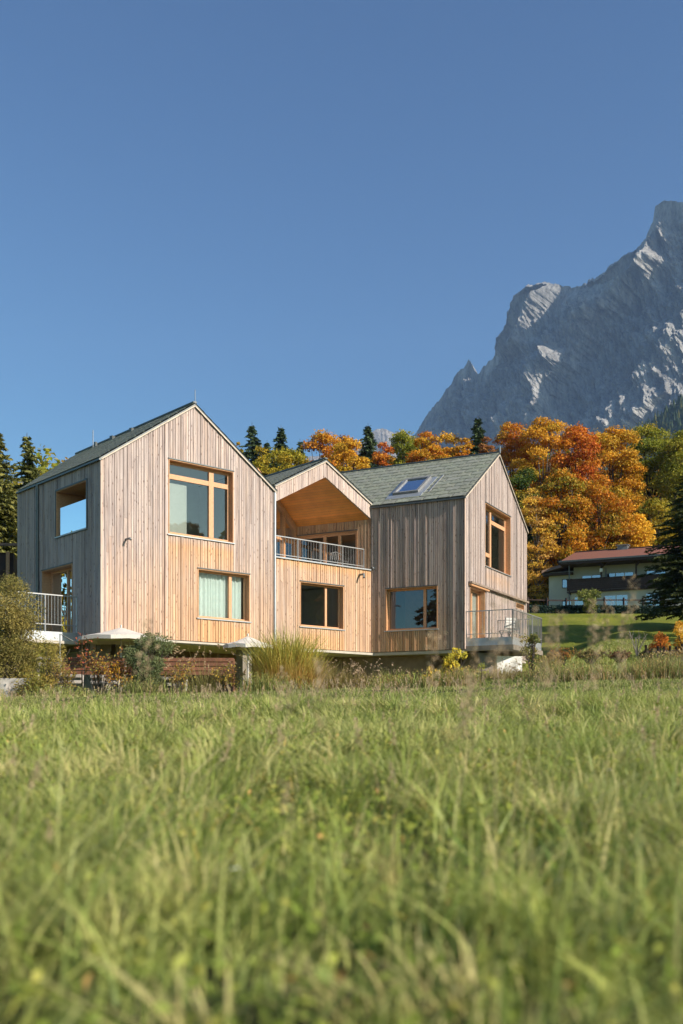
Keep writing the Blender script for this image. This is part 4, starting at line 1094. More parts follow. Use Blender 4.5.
# wooded slope rising outside the right edge (mirrored in the windows)
rows = []
for a in np.linspace(0, 1, 40):
    Yl = -160 + 300 * np.linspace(0, 1, 40); Xl = 120 + 160 * a + 0 * Yl; rows.append(np.stack([Xl, Yl, -1 + 50 * sstep(0, 1, np.full(40, a)) + 3 * fbm(Xl / 30, Yl / 30, 0, 3, 8)], -1))
H4 = np.array(rows); i = np.arange(39)[None, :] + 40 * np.arange(39)[:, None]; Fq = np.stack([i, i + 1, i + 41, i + 40], -1).reshape(-1, 4)
tag(link_mesh('wooded_slope', H4.reshape(-1, 3), Fq, simple('slope_floor', (.05, .07, .025), .95, var=.4, scale=.1), sizes=np.full(len(Fq), 4)), kind='structure')
cs = []; cc = []
for i in range(230):
    a = rng.integers(0, 34); b_i = rng.integers(0, 40); c0 = H4[a, b_i] + rng.normal(0, 2, 3) * np.array([1, 1, 0]); m_ = 260; d = rng.normal(size=(m_, 3)); d /= np.linalg.norm(d, axis=1, keepdims=True)
    cs.append(c0 + np.array([0, 0, 7]) + d * rng.uniform(.7, 1, (m_, 1)) * np.array([4.5, 4.5, 7])); bc = PP[rng.integers(0, len(PP))] * .7; cc.append(bc * rng.uniform(.6, 1.2, (m_, 1)))
V, lo, si, C = quads(np.concatenate(cs), 1.9, .85, rng, np.concatenate(cc))
tag(link_mesh('slope_wood', V, lo, M['leaf'], cols=C, sizes=si), 'autumn wood on the slope right of the picture, mirrored in the windows', 'wood', kind='stuff')

# low undergrowth at the foot of the wood's edge
cs = []; cc = []
for i in range(70):
    px = rng.uniform(500, 760) if i < 45 else rng.uniform(-40, 480); Y = rng.uniform(90, 101) if px < 545 or px > 720 else rng.uniform(98, 103); x = PX(px, Y); g = gz(x, Y)
    m_ = 700; d = rng.normal(size=(m_, 3)); d /= np.linalg.norm(d, axis=1, keepdims=True); d[:, 2] = abs(d[:, 2])
    cs.append(np.array([x, Y, g]) + d * rng.uniform(.6, 1, (m_, 1)) * np.array([2.4, 1.8, rng.uniform(1.8, 4)])); bc = np.array([(.05, .075, .02), (.08, .10, .02), (.13, .13, .03)][rng.integers(0, 3)]); cc.append(bc * rng.uniform(.6, 1.3, (m_, 1)))
V, lo, si, C = quads(np.concatenate(cs), .36, .8, rng, np.concatenate(cc))
tag(link_mesh('wood_undergrowth', V, lo, M['leaf'], cols=C, sizes=si), 'dark bushes at the foot of the wood behind the neighbour house', 'undergrowth', kind='stuff')

# ================================================================ NEIGHBOUR HOUSE
NY = 88.0
NF = Frame(PX(571, NY), NY, .905, -.425, -.425, -.905)
NH = thing('neighbour_house', (*NF.P(5, 0)[:2], 9.0), 'white two-storey chalet with red-brown roof and dark timber balcony beyond the lawn', 'house')
zb = PZ(615, NY); zbal = PZ(592, NY); zbt = PZ(580.5, NY); ze = PZ(562.5, NY); zr = PZ(553.5, NY + 3)
LN = 12.5
k = MB(); k.fbox(NF, 0, LN, zb - 1.5, zbal - .12, -6, 0); k.fbox(NF, 0, LN, zbal - .12, ze - .1, -6, -1.1)
k.build('wall', M['shadewhite'], NH)
k = MB(); k.fbox(NF, -.3, LN, zbal - .11, zbal + .02, -1.1, .30); bal = k.build('balcony', M['darkwood'], NH)
k = MB()
for i in range(6):
    z = zbal + .06 + i * (zbt - zbal) / 6; k.fbox(NF, -.3, LN, z, z + (zbt - zbal) / 6 - .004, .26, .30)
k.fbox(NF, -.35, LN, zbt, zbt + .07, .22, .36); k.build('parapet_boards', M['darkwood'], bal)
for u in (2.6, 5.55, 9.4):
    k = MB(); k.fbox(NF, u, u + .14, zbal, ze - .1, .12, .26); k.bar(NF.P(u + .07, ze - .7, .19), NF.P(u + .6, ze - .15, .19), .1); k.build('post', M['darkwood'], bal)
k = MB(); P = NF.P
hw = 3.9
k.poly(P(-.8, ze - .03, 1.0), P(LN, ze - .03, 1.0), P(LN, zr, -2.6), P(-.2, zr, -2.6)); k.poly(P(-.2, zr, -2.6), P(LN, zr, -2.6), P(LN, ze, -7), P(-.8, ze, -7))
k.poly(P(-.8, ze - .02, 1.0), P(-.2, zr - .01, -2.6), P(-.8, ze - .02, -7))
nr = k.build('roof', M['redtile'], NH)
k = MB()
k.hexa([P(-.82, ze - .30, 1.03), P(LN, ze - .30, 1.03), P(LN, ze - .30, -7.0), P(-.82, ze - .30, -7), P(-.82, ze - .07, 1.03), P(LN, ze - .07, 1.03), P(LN, ze - .07, -7), P(-.82, ze - .07, -7)])
k.build('eaves', M['darkwood'], nr)
k = MB(); k.fbox(NF, -.85, LN, ze - .10, ze + .04, 1.02, 1.12); k.build('gutter', M['roofedge'], nr)
k = MB(); u0 = 3.6; k.fbox(NF, u0, u0 + .9, zr - .5, zr + .28, -3.1, -2.3); k.fbox(NF, u0 - .1, u0 + 1.0, zr + .28, zr + .34, -3.2, -2.2); k.build('chimney', M['furn'], nr)
k = MB(); k.bar(P(-.2, zr + .03, -2.6), P(LN, zr + .03, -2.6), .2, .1); k.build('ridge', M['darkwood'], nr)
def nwin(u0, u1, z0, z1, d, nm='window', n=2):
    k = MB(); f = .06
    k.fbox(NF, u0, u1, z1 - f, z1, d, d + .06); k.fbox(NF, u0, u1, z0, z0 + f, d, d + .06)
    for i in range(n + 1):
        u = u0 + (u1 - u0) * i / n; k.fbox(NF, u - f / 2, u + f / 2, z0 + f, z1 - f, d, d + .06)
    w = k.build(nm, M['greywood'], NH)
    k = MB(); k.fbox(NF, u0 + .02, u1 - .02, z0 + .02, z1 - .02, d + .003, d + .02); k.build('pane', M['nglass'], w)
M['nglass'] = glassmat('neighbour_glass', .45)
_b = M['nglass'].node_tree
for nd in _b.nodes:
    if nd.type == 'BSDF_TRANSPARENT': nd.inputs[0].default_value = (.35, .4, .5, 1)
nwin(.75, 3.2 - .75, zbt - .3, zbt + .55, -1.1); nwin(2.9, 5.2, zbt - .3, zbt + .62, -1.1, n=3); nwin(6.3, 7.9, zbt - .3, zbt + .62, -1.1)
nwin(2.9, 4.9, zb + .2, zbal - .45, 0, 'terrace_door', 2); nwin(.3, 1.1, zb + .5, zbal - .45, 0, n=1); nwin(6.4, 7.6, zb + .3, zbal - .45, 0)
k = MB(); x = NF.P(.9, zb, .6); k.fbox(NF, 1.3, 2.6, zb + .1, zb + .65, .5, 1.1); nb = k.build('garden_bench', M['darkwood'])
tag(nb, 'dark low bench against the neighbour house wall', 'bench')
k = MB(); pt = NF.P(2.66, ze - 1.05, .30); k.box(pt[0] - .12, pt[0] + .12, pt[1] - .12, pt[1] + .12, pt[2], pt[2] + .3); k.build('lantern', M['white'], bal)
p = NF.P(3.15 - .55 + .35, zbal + .05, -.5); k = MB(); k.tube([p, (p[0], p[1], p[2] + 1.0), (p[0], p[1], p[2] + 2.0)], [.03, .13, .03], 8)
fp = k.build('folded_parasol', M['furn']); tag(fp, 'dark folded parasol upright on the neighbour house balcony', 'parasol')
# annex
AF = Frame(*NF.P(-2.25, 0, -1.2)[:2], .905, -.425, -.425, -.905)
k = MB(); k.fbox(AF, 0, 2.4, zb - 1.5, PZ(569, NY), -4, 0); k.build('annex_wall', M['shadewhite'], NH)
k = MB(); P = AF.P; z0_, z1_ = PZ(569, NY), PZ(562, NY)
k.hexa([P(-.5, z0_ - .12, .7), P(2.2, z1_ - .12, .7), P(2.2, z1_ - .12, -4.5), P(-.5, z0_ - .12, -4.5), P(-.5, z0_ + .1, .7), P(2.2, z1_ + .35, .0), P(2.2, z1_ + .5, -4.5), P(-.5, z0_ + .1, -4.5)])
an = k.build('annex_roof', M['browntile'], NH); k = MB(); k.fbox(AF, -.45, 2.2, z0_ - .35, z0_ - .14, -.1, .6); k.build('eaves', M['darkwood'], an)
for (z0w, z1w) in ((PZ(586, NY), PZ(577, NY)), (PZ(606, NY), PZ(599, NY))):
    k = MB(); k.fbox(AF, 1.2, 2.1, z0w, z1w, .01, .05); w = k.build('window', M['darkwood'], NH); k = MB(); k.fbox(AF, 1.26, 2.04, z0w + .05, z1w - .05, .052, .06); k.build('pane', M['nglass'], w)
k = MB(); k.tube([NF.P(-.12, ze - .2, .12), NF.P(-.12, zb, .12)], .06, 6); k.build('downpipe', M['roofedge'], NH)

# post-and-rail fence and clipped ground hedge in front
FY = 82.0
t = thing('rail_fence', (PX(610, FY), FY, gz(PX(610, FY), FY)), 'dark post-and-rail fence crossing the top of the lawn', 'fence')
xs = np.arange(PX(528, FY), PX(700, FY), 1.55); tops = []
for j, x in enumerate(xs):
    Yj = FY - (x - xs[0]) * .06; g = gz(x, Yj); tops.append((x, Yj, g))
    k = MB(); k.bar((x, Yj, g - .1), (x, Yj, g + 1.25), .12); k.build('post', M['darkwood'], t)
k = MB()
for j in range(len(tops) - 1):
    for h in (.55, 1.05): k.bar(Vector(tops[j]) + Vector((0, .05, h)), Vector(tops[j + 1]) + Vector((0, .05, h)), .05, .10)
k.build('rails', M['darkwood'], t)
cs = []; n_ = 9000
xx = rng.uniform(PX(528, FY), PX(700, FY), n_); yy = FY - 1.0 - (xx - xs[0]) * .06 + rng.uniform(-.4, .4, n_); zz = ground(xx, yy) + rng.uniform(0, .62, n_)
V, lo, si, C = quads(np.stack([xx, yy, zz], 1), .2, .6, rng, np.array([.03, .055, .04]) * rng.uniform(.6, 1.6, (n_, 1)))
t = thing('low_hedge', (PX(610, FY - 1), FY - 1, gz(PX(610, FY - 1), FY - 1)), 'low dark blue-green hedge at the foot of the rail fence', 'hedge')
link_mesh('foliage', V, lo, M['hedge'], t, cols=C, sizes=si)
shrub(588, 80, 590, 30, [(.19, .22, .06), (.24, .26, .09), (.13, .17, .05)], 'small pale green tree in front of the rail fence and neighbour house', 'young_tree', leaf=.22, n=1500, seed=4, cat='tree')

# hut at the far left
hx, hy = PX(-12, 44), 44
t = thing('garden_hut', (hx, hy, gz(hx, hy)), 'low dark hut with brown roof behind the left bush', 'hut')
HF = Frame(PX(-60, 44), 44.0, .97, .24, .24, -.97)
k = MB(); k.fbox(HF, 0, 3.1, .5, PZ(552, 44.5), -3, 0); k.build('wall', M['darkwood'], t)
k = MB(); P = HF.P; z0_, z1_ = PZ(550, 44.5), PZ(542, 45)
k.hexa([P(-.3, z0_, .6), P(3.5, z0_ + .15, .6), P(3.5, z1_, -1.5), P(-.3, z1_, -1.5), P(-.3, z0_ + .12, .6), P(3.5, z0_ + .27, .6), P(3.5, z1_ + .12, -1.5), P(-.3, z1_ + .12, -1.5)])
k.build('roof', M['browntile'], t)
k = MB(); k.fbox(HF, 2.8, 2.95, .5, PZ(552, 44.5), .2, .35); k.build('post', M['trimwood'], t)

# ================================================================ GARDEN
yew = [(.19, .18, .06), (.25, .225, .09), (.13, .135, .05), (.32, .27, .10)]
shrub(3, 29.0, 566, 92, yew, 'big round yellow-green evergreen bush at the left edge in front of the balcony', 'evergreen_bush', leaf=.09, n=24000, seed=10, lobes=26, asp=.32, cat='bush')
shrub(47, 28.6, 640, 58, [(.30, .28, .08), (.25, .25, .07), (.34, .28, .10)], 'feathery yellow-green plant spreading at the foot of the big left bush', 'feathery_plant', leaf=.08, n=4200, seed=11, lobes=12, asp=.25, cat='plant')
shrub(147, 28.6, 631, 50, [(.15, .19, .10), (.19, .23, .13), (.11, .15, .08)], 'grey-green rounded shrub in front of the large cream parasol', 'grey_green_shrub', leaf=.07, n=15000, seed=12, lobes=24, asp=.4)
rust = pal('rust') + [(.42, .32, .07), (.22, .20, .06)]
bare_plant(100, 28.5, 652, 46, rust + [(.30, .28, .07)], 'loose reddish-brown plant left of the grey-green shrub', seed=2, n=34, nleaf=700, leaf=.075, name='reddish_plant', cat='plant')
bare_plant(118, 28.2, 660, 40, pal('gold') + pal('rust') + [(.25, .25, .07)], 'golden-brown low plant between the reddish one and the grey-green shrub', seed=42, n=30, nleaf=620, leaf=.075, name='golden_plant', cat='plant')
bare_plant(178, 28.4, 664, 34, [(.42, .34, .10), (.30, .28, .08), (.40, .22, .07)], 'yellowish low plant right of the grey-green shrub', seed=43, n=30, nleaf=520, leaf=.07, name='low_plant', cat='plant')
bare_plant(226, 28.5, 666, 44, [(.52, .40, .10), (.40, .22, .08), (.26, .26, .08)], 'yellow and rust low plants at the right end of the red-brown screen', seed=44, n=36, nleaf=700, leaf=.07, name='low_plant', cat='plant')
bare_plant(83, 28.9, 633, 12, [(.38, .10, .06), (.30, .08, .05)], 'single thin red-leaved stem beside the concrete column', seed=3, n=5, nleaf=80, leaf=.07, name='red_stem_plant', cat='plant')
bare_plant(66, 28.2, 668, 34, [(.25, .22, .06), (.32, .2, .07)], 'low brownish plant in front of the pale timber step', seed=14, n=24, nleaf=420, leaf=.07, name='low_plant', cat='plant')
shrub(30, 27.6, 676, 60, [(.16, .19, .05), (.22, .22, .06), (.30, .22, .06)], 'low ragged green plants below the grey stone block at left', 'ground_plant', leaf=.07, n=2600, seed=15, lobes=12, cat='plant')
grass_clump(206, 29.0, 641, 64, [(.24, .22, .07)], [(.50, .36, .20), (.42, .28, .15)], 'airy fountain grass with arching tan stems before the red-brown screen', n=260, seed=1, w=.014, lean=.85, plume=(60, (.5, .36, .22)))
grass_clump(291, 28.3, 650, 84, [(.50, .24, .08), (.56, .36, .14), (.40, .20, .07)], [(.56, .36, .15), (.50, .30, .12), (.44, .40, .14)], 'wide rusty tan grass skirt in front of the tall green-topped grass', n=1500, seed=22, w=.026, lean=.5, hr=(.4, 1.05), sway=1.8)
grass_clump(287, 28.7, 627, 74, [(.54, .25, .07), (.60, .38, .14), (.46, .22, .07)], [(.42, .41, .09), (.50, .43, .12), (.32, .37, .08)], 'tall ornamental grass with green tops and orange-brown base between left and middle block', n=4200, seed=2, w=.04, lean=.42, hr=(.35, 1.05), sway=1.8)
grass_clump(318, 28.8, 652, 30, [(.36, .25, .10)], [(.44, .32, .14), (.3, .3, .1)], 'tan dry grass right of the tall green-topped grass', n=420, seed=3, w=.02, lean=.5)
tan = [(.46, .33, .17), (.38, .26, .14)]; 
for i, (px, yt, w_, lb) in enumerate([(338, 655, 26, 'pinkish dry grass tuft under the lower window of the middle block'), (352, 662, 22, 'short straw grass tuft left of the corner between middle and right block'),
                                    (372, 664, 24, 'green and tan tuft below the inner corner of the house'), (392, 662, 26, 'bright green weed tuft below the right block window'), (503, 660, 30, 'tan weeds before the white balcony support')]):
    grass_clump(px, 28.6, yt, w_, [(.28, .24, .08), (.34, .25, .12)], tan if i != 3 else [(.27, .33, .08), (.4, .4, .1)], lb, n=300, seed=10 + i, w=.018, lean=.6, plume=(26, (.5, .36, .24)), name='dry_grass')
yl = [(.62, .50, .06), (.68, .56, .10), (.42, .42, .07)]
shrub(457, 28.6, 649, 34, yl, 'bright yellow shrub below the right corner of the right block', 'yellow_shrub', leaf=.085, n=700, seed=20, lobes=9, asp=.6)
shrub(430, 28.4, 667, 20, [(.60, .44, .08), (.52, .40, .08)], 'small yellow shrub left of the bright yellow one', 'yellow_shrub', leaf=.08, n=330, seed=21, lobes=6, asp=.6)
shrub(482, 28.5, 664, 20, [(.30, .34, .08), (.4, .4, .1)], 'green weed with small yellow flowers right of the bright yellow shrub', 'flowering_weed', leaf=.06, n=360, seed=22, lobes=7, cat='plant')
shrub(532, 33.5, 632, 24, [(.16, .19, .07), (.12, .15, .08), (.40, .34, .08)], 'climbing leafy shrub at the corner of the right-hand balcony', 'leafy_shrub', leaf=.085, n=900, seed=23, lobes=12, low=.1)
shrub(548, 32.5, 655, 34, [(.34, .28, .08), (.42, .32, .08), (.28, .18, .08)], 'yellowish low bush right of the white balcony support', 'low_bush', leaf=.07, n=1300, seed=24, lobes=10, cat='bush')
bare_plant(562, 36, 648, 34, rust, 'brown twiggy bush at the near edge of the lawn', seed=25, n=40, nleaf=500, leaf=.07, name='twiggy_bush', cat='bush')
bare_plant(590, 37, 650, 40, [(.14, .13, .05), (.22, .16, .07)], 'dark low weeds at the lawn edge, left of the bare sapling', seed=26, n=40, nleaf=600, leaf=.08, name='dark_weeds', cat='plant')
bare_plant(620, 37, 651, 34, [(.16, .09, .06), (.22, .12, .07)], 'brown seed-headed weeds below the bare sapling', seed=27, n=40, nleaf=500, leaf=.08, name='dark_weeds', cat='plant')
bare_plant(637, 42, 627, 22, [(.3, .22, .1)], 'thin bare sapling standing on the lawn at right', seed=28, n=9, nleaf=18, rad=.016, name='bare_sapling', mat='palebark', cat='tree')
shrub(662, 41, 634, 26, [(.52, .20, .05), (.42, .15, .04), (.56, .28, .05)], 'orange-red bush at the right under the dark conifer', 'orange_bush', leaf=.1, n=1300, seed=29, lobes=9, cat='bush')
shrub(684, 40, 620, 34, [(.62, .40, .06), (.66, .46, .08), (.50, .28, .05)], 'golden bush at the right edge under the dark conifer', 'golden_bush', leaf=.11, n=1800, seed=30, lobes=10, cat='bush')
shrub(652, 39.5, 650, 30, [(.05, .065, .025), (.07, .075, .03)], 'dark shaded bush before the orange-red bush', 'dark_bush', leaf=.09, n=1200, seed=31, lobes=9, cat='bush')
bare_plant(672, 33, 648, 44, [(.40, .30, .16), (.3, .22, .12)], 'tall tan weeds in front of the golden bush', seed=32, n=30, nleaf=260, leaf=.08, name='tan_weeds', cat='plant', mat='palebark')
# small post fence in the right corner
t = thing('post_fence', (PX(668, 40), 38.5, gz(PX(668, 40), 38.5)), 'short dark garden fence in front of the golden bush', 'fence')
for px in range(646, 700, 6):
    k = MB()
    x = PX(px, 38.5); g = gz(x, 38.5); k.bar((x, 38.5, g), (x, 38.5, g + random.uniform(.45, .7)), .08, .04); k.build('picket', M['darkwood'], t)
k = MB(); k.bar((PX(644, 38.5), 38.55, gz(PX(644, 38.5), 38.5) + .4), (PX(700, 38.5), 38.55, gz(PX(700, 38.5), 38.5) + .4), .03, .08); k.build('rail', M['darkwood'], t)

# ================================================================ MEADOW GRASS
def band(Y0, Y1, n, rng, spread=.42, pad=.5):
    Y = np.sqrt(rng.uniform(Y0 ** 2, Y1 ** 2, n)); X = rng.uniform(-1, 1, n) * (spread * Y + pad); return X, Y
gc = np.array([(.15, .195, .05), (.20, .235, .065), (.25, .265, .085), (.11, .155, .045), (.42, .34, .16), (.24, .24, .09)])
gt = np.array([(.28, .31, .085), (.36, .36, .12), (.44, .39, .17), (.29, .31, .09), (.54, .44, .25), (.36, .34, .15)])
def field(bands, mat, name, label, hh, extra=None):
    Vs, Fs, Cs = [], [], []; off = 0
    rng = np.random.default_rng(3)
    for (Y0, Y1, n, w, hmin, hmax, seg) in bands:
        X, Y = band(Y0, Y1, n, rng)
        patch = vnoise(X * .9, Y * .9, 0, 21); p2 = vnoise(X * .25, Y * .25, 0, 22); p3 = vnoise(X * 3.1, Y * 3.1, 0, 24)
        keep = rng.random(n) < np.maximum(.62 + .5 * patch + .75 * p3, np.where(Y < 3, .45, 0)); X, Y, patch, p2, p3 = X[keep], Y[keep], patch[keep], p2[keep], p3[keep]; n = len(X)
        Z = ground(X, Y) - .01
        dry = np.clip(rng.random(n) * .9 + .25 * p2 - .1, 0, .999); ci = np.where(dry > .78, 4, rng.integers(0, 4, n)); ci = np.where((patch > .3) & (rng.random(n) < .4), 5, ci)
        h = rng.uniform(hmin, hmax, n) * (1 + .45 * patch + .25 * p3) * np.where(dry > .93, 1.5, 1)
        ld = np.where(rng.random(n) < .35, math.pi, 0) + rng.normal(0, .55, n) + 1.5 * vnoise(X * .5, Y * .5, 0, 23)
        lean = np.abs(rng.normal(.75, .5, n))
        cb = gc[ci] * rng.uniform(.75, 1.2, (n, 1)) * (1 + .18 * p2[:, None]); ct = gt[ci] * rng.uniform(.75, 1.2, (n, 1))
        nb_ = (1.02 + .22 * (1 - sstep(5, 12, Y)))[:, None]; cb = cb * nb_; ct = ct * nb_  # nearer blades get brighter colours, standing in for sunlit tops
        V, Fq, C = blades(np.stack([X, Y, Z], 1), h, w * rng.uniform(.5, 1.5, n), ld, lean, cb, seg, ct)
        Vs.append(V); Fs.append(Fq + off); Cs.append(C); off += len(V)
    V = np.concatenate(Vs); Fq = np.concatenate(Fs); C = np.clip(np.concatenate(Cs), 0, 1)
    o = link_mesh(name, V, Fq, M[mat], cols=C, sizes=np.full(len(Fq), 4)); tag(o, label, 'grass', kind='stuff'); return o
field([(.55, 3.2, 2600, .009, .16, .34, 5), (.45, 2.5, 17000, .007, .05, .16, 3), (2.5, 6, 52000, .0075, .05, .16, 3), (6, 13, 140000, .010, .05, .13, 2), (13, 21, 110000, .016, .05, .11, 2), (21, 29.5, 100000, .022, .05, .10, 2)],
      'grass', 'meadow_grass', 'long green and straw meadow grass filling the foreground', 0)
# ragged weeds along the far edge of the meadow
n_ = 27000; Ye = rng.uniform(26.6, 29.6, n_); Xe = rng.uniform(-.40, .42, n_) * Ye; ph = vnoise(Xe * .9, Ye * .5, 0, 61); kp = ph + rng.normal(0, .25, n_) > -.1; Xe, Ye, ph = Xe[kp], Ye[kp], ph[kp]; n_ = len(Xe)
wc = np.array([(.20, .24, .06), (.30, .26, .10), (.16, .21, .05), (.36, .25, .10), (.18, .22, .06)]); wt = np.array([(.36, .38, .12), (.46, .36, .18), (.26, .31, .08), (.44, .30, .13), (.32, .34, .10)]); wi = np.clip((vnoise(Xe * .4, Ye * .3, 0, 62) * 2.4 + 2.5 + rng.normal(0, .8, n_)).astype(int), 0, 4)
V, Fq, C = blades(np.stack([Xe, Ye, ground(Xe, Ye)], 1), rng.uniform(.12, .5, n_) * (1 + .8 * ph) * np.where((Xe / Ye > .135) & (Xe / Ye < .20), .45, 1), rng.uniform(.012, .035, n_), rng.uniform(0, 6.28, n_), np.abs(rng.normal(.5, .4, n_)), wc[wi] * rng.uniform(.8, 1.2, (n_, 1)), 3, wt[wi] * rng.uniform(.8, 1.2, (n_, 1)))
tag(link_mesh('edge_weeds', V, Fq, M['dry'], cols=np.clip(C, 0, 1), sizes=np.full(len(Fq), 4)), 'ragged tan and green weeds along the far edge of the meadow', 'weeds', kind='stuff')
cw = np.stack([Xe, Ye, ground(Xe, Ye) + rng.uniform(.02, .4, n_) * (1 + .8 * ph)], 1)[::2]
V, lo, si, C = quads(cw, .055, .6, rng, np.clip(wt[wi[::2]] * rng.uniform(.5, 1.2, (len(cw), 1)), 0, 1))
tag(link_mesh('edge_leaves', V, lo, M['leaf'], cols=C, sizes=si), 'small rusty and yellow leaves among the weeds at the meadow edge', 'ground cover', kind='stuff')
# tussocks: dense fans of longer blades giving the near meadow its clumps
nt_ = 2300; Xt_, Yt_ = band(.75, 13, nt_, rng); per = 34; Xq = np.repeat(Xt_, per); Yq_ = np.repeat(Yt_, per); n_ = len(Xq)
an = rng.uniform(0, 6.283, n_); rr = rng.uniform(0, .05, n_) * (1 + np.repeat(rng.random(nt_), per) * 1.5); hT = np.repeat(rng.uniform(.10, .26, nt_), per)
tci = np.repeat(rng.integers(0, 6, nt_), per); side = np.repeat(np.where(rng.random(nt_) < .5, 0, math.pi) + rng.normal(0, .5, nt_), per)
Xq = Xq + np.cos(an) * rr; Yq_ = Yq_ + np.sin(an) * rr
tb = gc[tci] * rng.uniform(.75, 1.2, (n_, 1)) * 1.12; tt_ = gt[tci] * rng.uniform(.8, 1.3, (n_, 1)) * 1.25  # tussocks coloured brighter, tips most, as if caught by the sun
V, Fq, C = blades(np.stack([Xq, Yq_, ground(Xq, Yq_)], 1), hT * rng.uniform(.6, 1.15, n_), (.005 + .0006 * Yq_) * rng.uniform(.6, 1.7, n_), side + rng.normal(0, .9, n_), np.abs(rng.normal(.9, .5, n_)), tb, 4, tt_)
tag(link_mesh('grass_tussocks', V, Fq, M['grass'], cols=np.clip(C, 0, 1), sizes=np.full(len(Fq), 4)), 'leaning tussocks of longer blades in the near meadow', 'grass', kind='stuff')
# broad plantain-like leaves low in the near meadow
nb_ = 5200; Xb, Yb = band(.8, 7, nb_, rng); kp = vnoise(Xb * 2.2, Yb * 2.2, 0, 71) > -.1; Xb, Yb = Xb[kp], Yb[kp]; nb_ = len(Xb)
bcol = np.array([(.12, .19, .045), (.20, .26, .06), (.08, .14, .035), (.40, .33, .10), (.26, .30, .09)])[rng.integers(0, 5, nb_)] * rng.uniform(.7, 1.2, (nb_, 1))
V, Fq, C = blades(np.stack([Xb, Yb, ground(Xb, Yb)], 1), rng.uniform(.06, .15, nb_), rng.uniform(.018, .045, nb_), rng.uniform(0, 6.28, nb_), rng.uniform(.5, 1.4, nb_), bcol, 4, bcol * 1.1)
tag(link_mesh('broad_leaves', V, Fq, M['leaf'], cols=np.clip(C, 0, 1), sizes=np.full(len(Fq), 4)), 'broad drooping leaves low among the near grass', 'ground cover', kind='stuff')
# far lawn fringe
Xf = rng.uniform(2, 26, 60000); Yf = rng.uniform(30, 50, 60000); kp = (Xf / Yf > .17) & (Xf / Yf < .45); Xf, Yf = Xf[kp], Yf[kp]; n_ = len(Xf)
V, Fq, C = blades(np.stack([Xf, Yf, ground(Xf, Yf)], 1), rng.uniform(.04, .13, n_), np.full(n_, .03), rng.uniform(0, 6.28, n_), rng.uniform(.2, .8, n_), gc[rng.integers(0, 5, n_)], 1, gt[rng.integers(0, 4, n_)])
tag(link_mesh('lawn_grass', V, Fq, M['grass'], cols=C, sizes=np.full(len(Fq), 4)), 'short lawn grass on the slope right of the house', 'grass', kind='stuff')
# broad meadow leaves (clover, dandelion) between the blades
Xs, Ys = band(.6, 11, 60000, rng); pn = vnoise(Xs * 1.6, Ys * 1.6, 0, 31); kp = ((pn > .05) | (rng.random(len(Xs)) < .3)) & (rng.random(len(Xs)) < 1.35 - Ys / 9); Xs, Ys = Xs[kp], Ys[kp]; n_ = len(Xs)
cent = np.stack([Xs, Ys, ground(Xs, Ys) + rng.uniform(.02, .12, n_)], 1)
lc = np.array([(.18, .25, .05), (.26, .31, .07), (.36, .37, .10), (.14, .20, .04), (.46, .30, .13), (.20, .27, .09)])
V, lo, si, C = quads(cent, np.clip(.030 + Ys * .0008, .02, .04), .5, rng, lc[rng.choice(6, n_, p=[.28, .25, .15, .22, .03, .07])] * rng.uniform(.75, 1.25, (n_, 1)), normal=np.tile([0, -.2, 1.0], (n_, 1)), flat=.4)
tag(link_mesh('meadow_leaves', V, lo, M['leaf'], cols=C, sizes=si), 'small clover and dandelion leaves among the meadow grass', 'ground cover', kind='stuff')
# tall seed stalks
Xs, Ys = band(1.8, 24, 900, rng); kp = (vnoise(Xs * .6, Ys * .6, 0, 41) > -.1) | (rng.random(len(Xs)) < .25); kp &= Ys > 2.2; Xs, Ys = Xs[kp], Ys[kp]
hand = [(495, 2.3, 640, .0), (520, 2.6, 655, .2), (462, 3.2, 655, .1), (405, 3.0, 700, -.3), (617, 4.2, 600, .1), (608, 4.4, 622, 0), (572, 4.6, 622, -.1), (640, 3.6, 630, .4), (190, 3.0, 716, -.5), (540, 3.6, 640, .15), (652, 3.4, 640, .3), (598, 3.4, 645, -.1), (122, 3.4, 650, .2), (560, 3.0, 660, .3), (300, 2.6, 700, .2), (430, 3.2, 712, .6), (270, 4.4, 690, .2), (465, 2.4, 640, .3), (388, 3.4, 660, -.2)]
k = MB(); cent = []; axd = []; hc = []
def stalk(x, y, h, lean, an, r=.0016, head=.07, nh=26):
    g = gz(x, y); dx, dy = math.cos(an) * lean * h, math.sin(an) * lean * h
    c = random.choice([(.42, .36, .18), (.34, .33, .13), (.5, .40, .24)])
    k.tube([(x, y, g), (x + dx * .35, y + dy * .35, g + h * .6), (x + dx, y + dy, g + h)], [r, r * .8, r * .6], 3, col=c, cap=False)
    n = nh
    for i in range(n):
        s = i / n; cent.append((x + dx * (1 + s * .12) + random.gauss(0, .004 + head * .08), y + dy * (1 + s * .12) + random.gauss(0, .005), g + h - head * .3 + head * s * 1.6)); axd.append((dx, dy, .5)); hc.append(random.choice([(.50, .36, .22), (.44, .32, .20), (.56, .44, .28)]))
for x, y in zip(Xs, Ys): stalk(x, y, random.uniform(.14, .30), random.uniform(.2, .9), random.uniform(0, 6.28), r=.0012 + y * .00012, head=.04 + y * .001)
for px, y, yt, ln in hand:
    x = PX(px, y); g = gz(x, y); stalk(x - ln * .2, y, PZ(yt, y) - g - .05, ln, 0 if ln > 0 else math.pi, r=.0012, head=.12, nh=70)
so = k.build('seed_stalks', M['dry'])
tag(so, 'thin tan flowering stalks rising out of the meadow grass', 'grass stalks', kind='stuff')
cent = np.array(cent); V, lo, si, C = quads(cent, .016 + .0006 * cent[:, 1], .38, rng, np.array(hc) * rng.uniform(.8, 1.2, (len(hc), 1)), axisdir=np.array(axd))
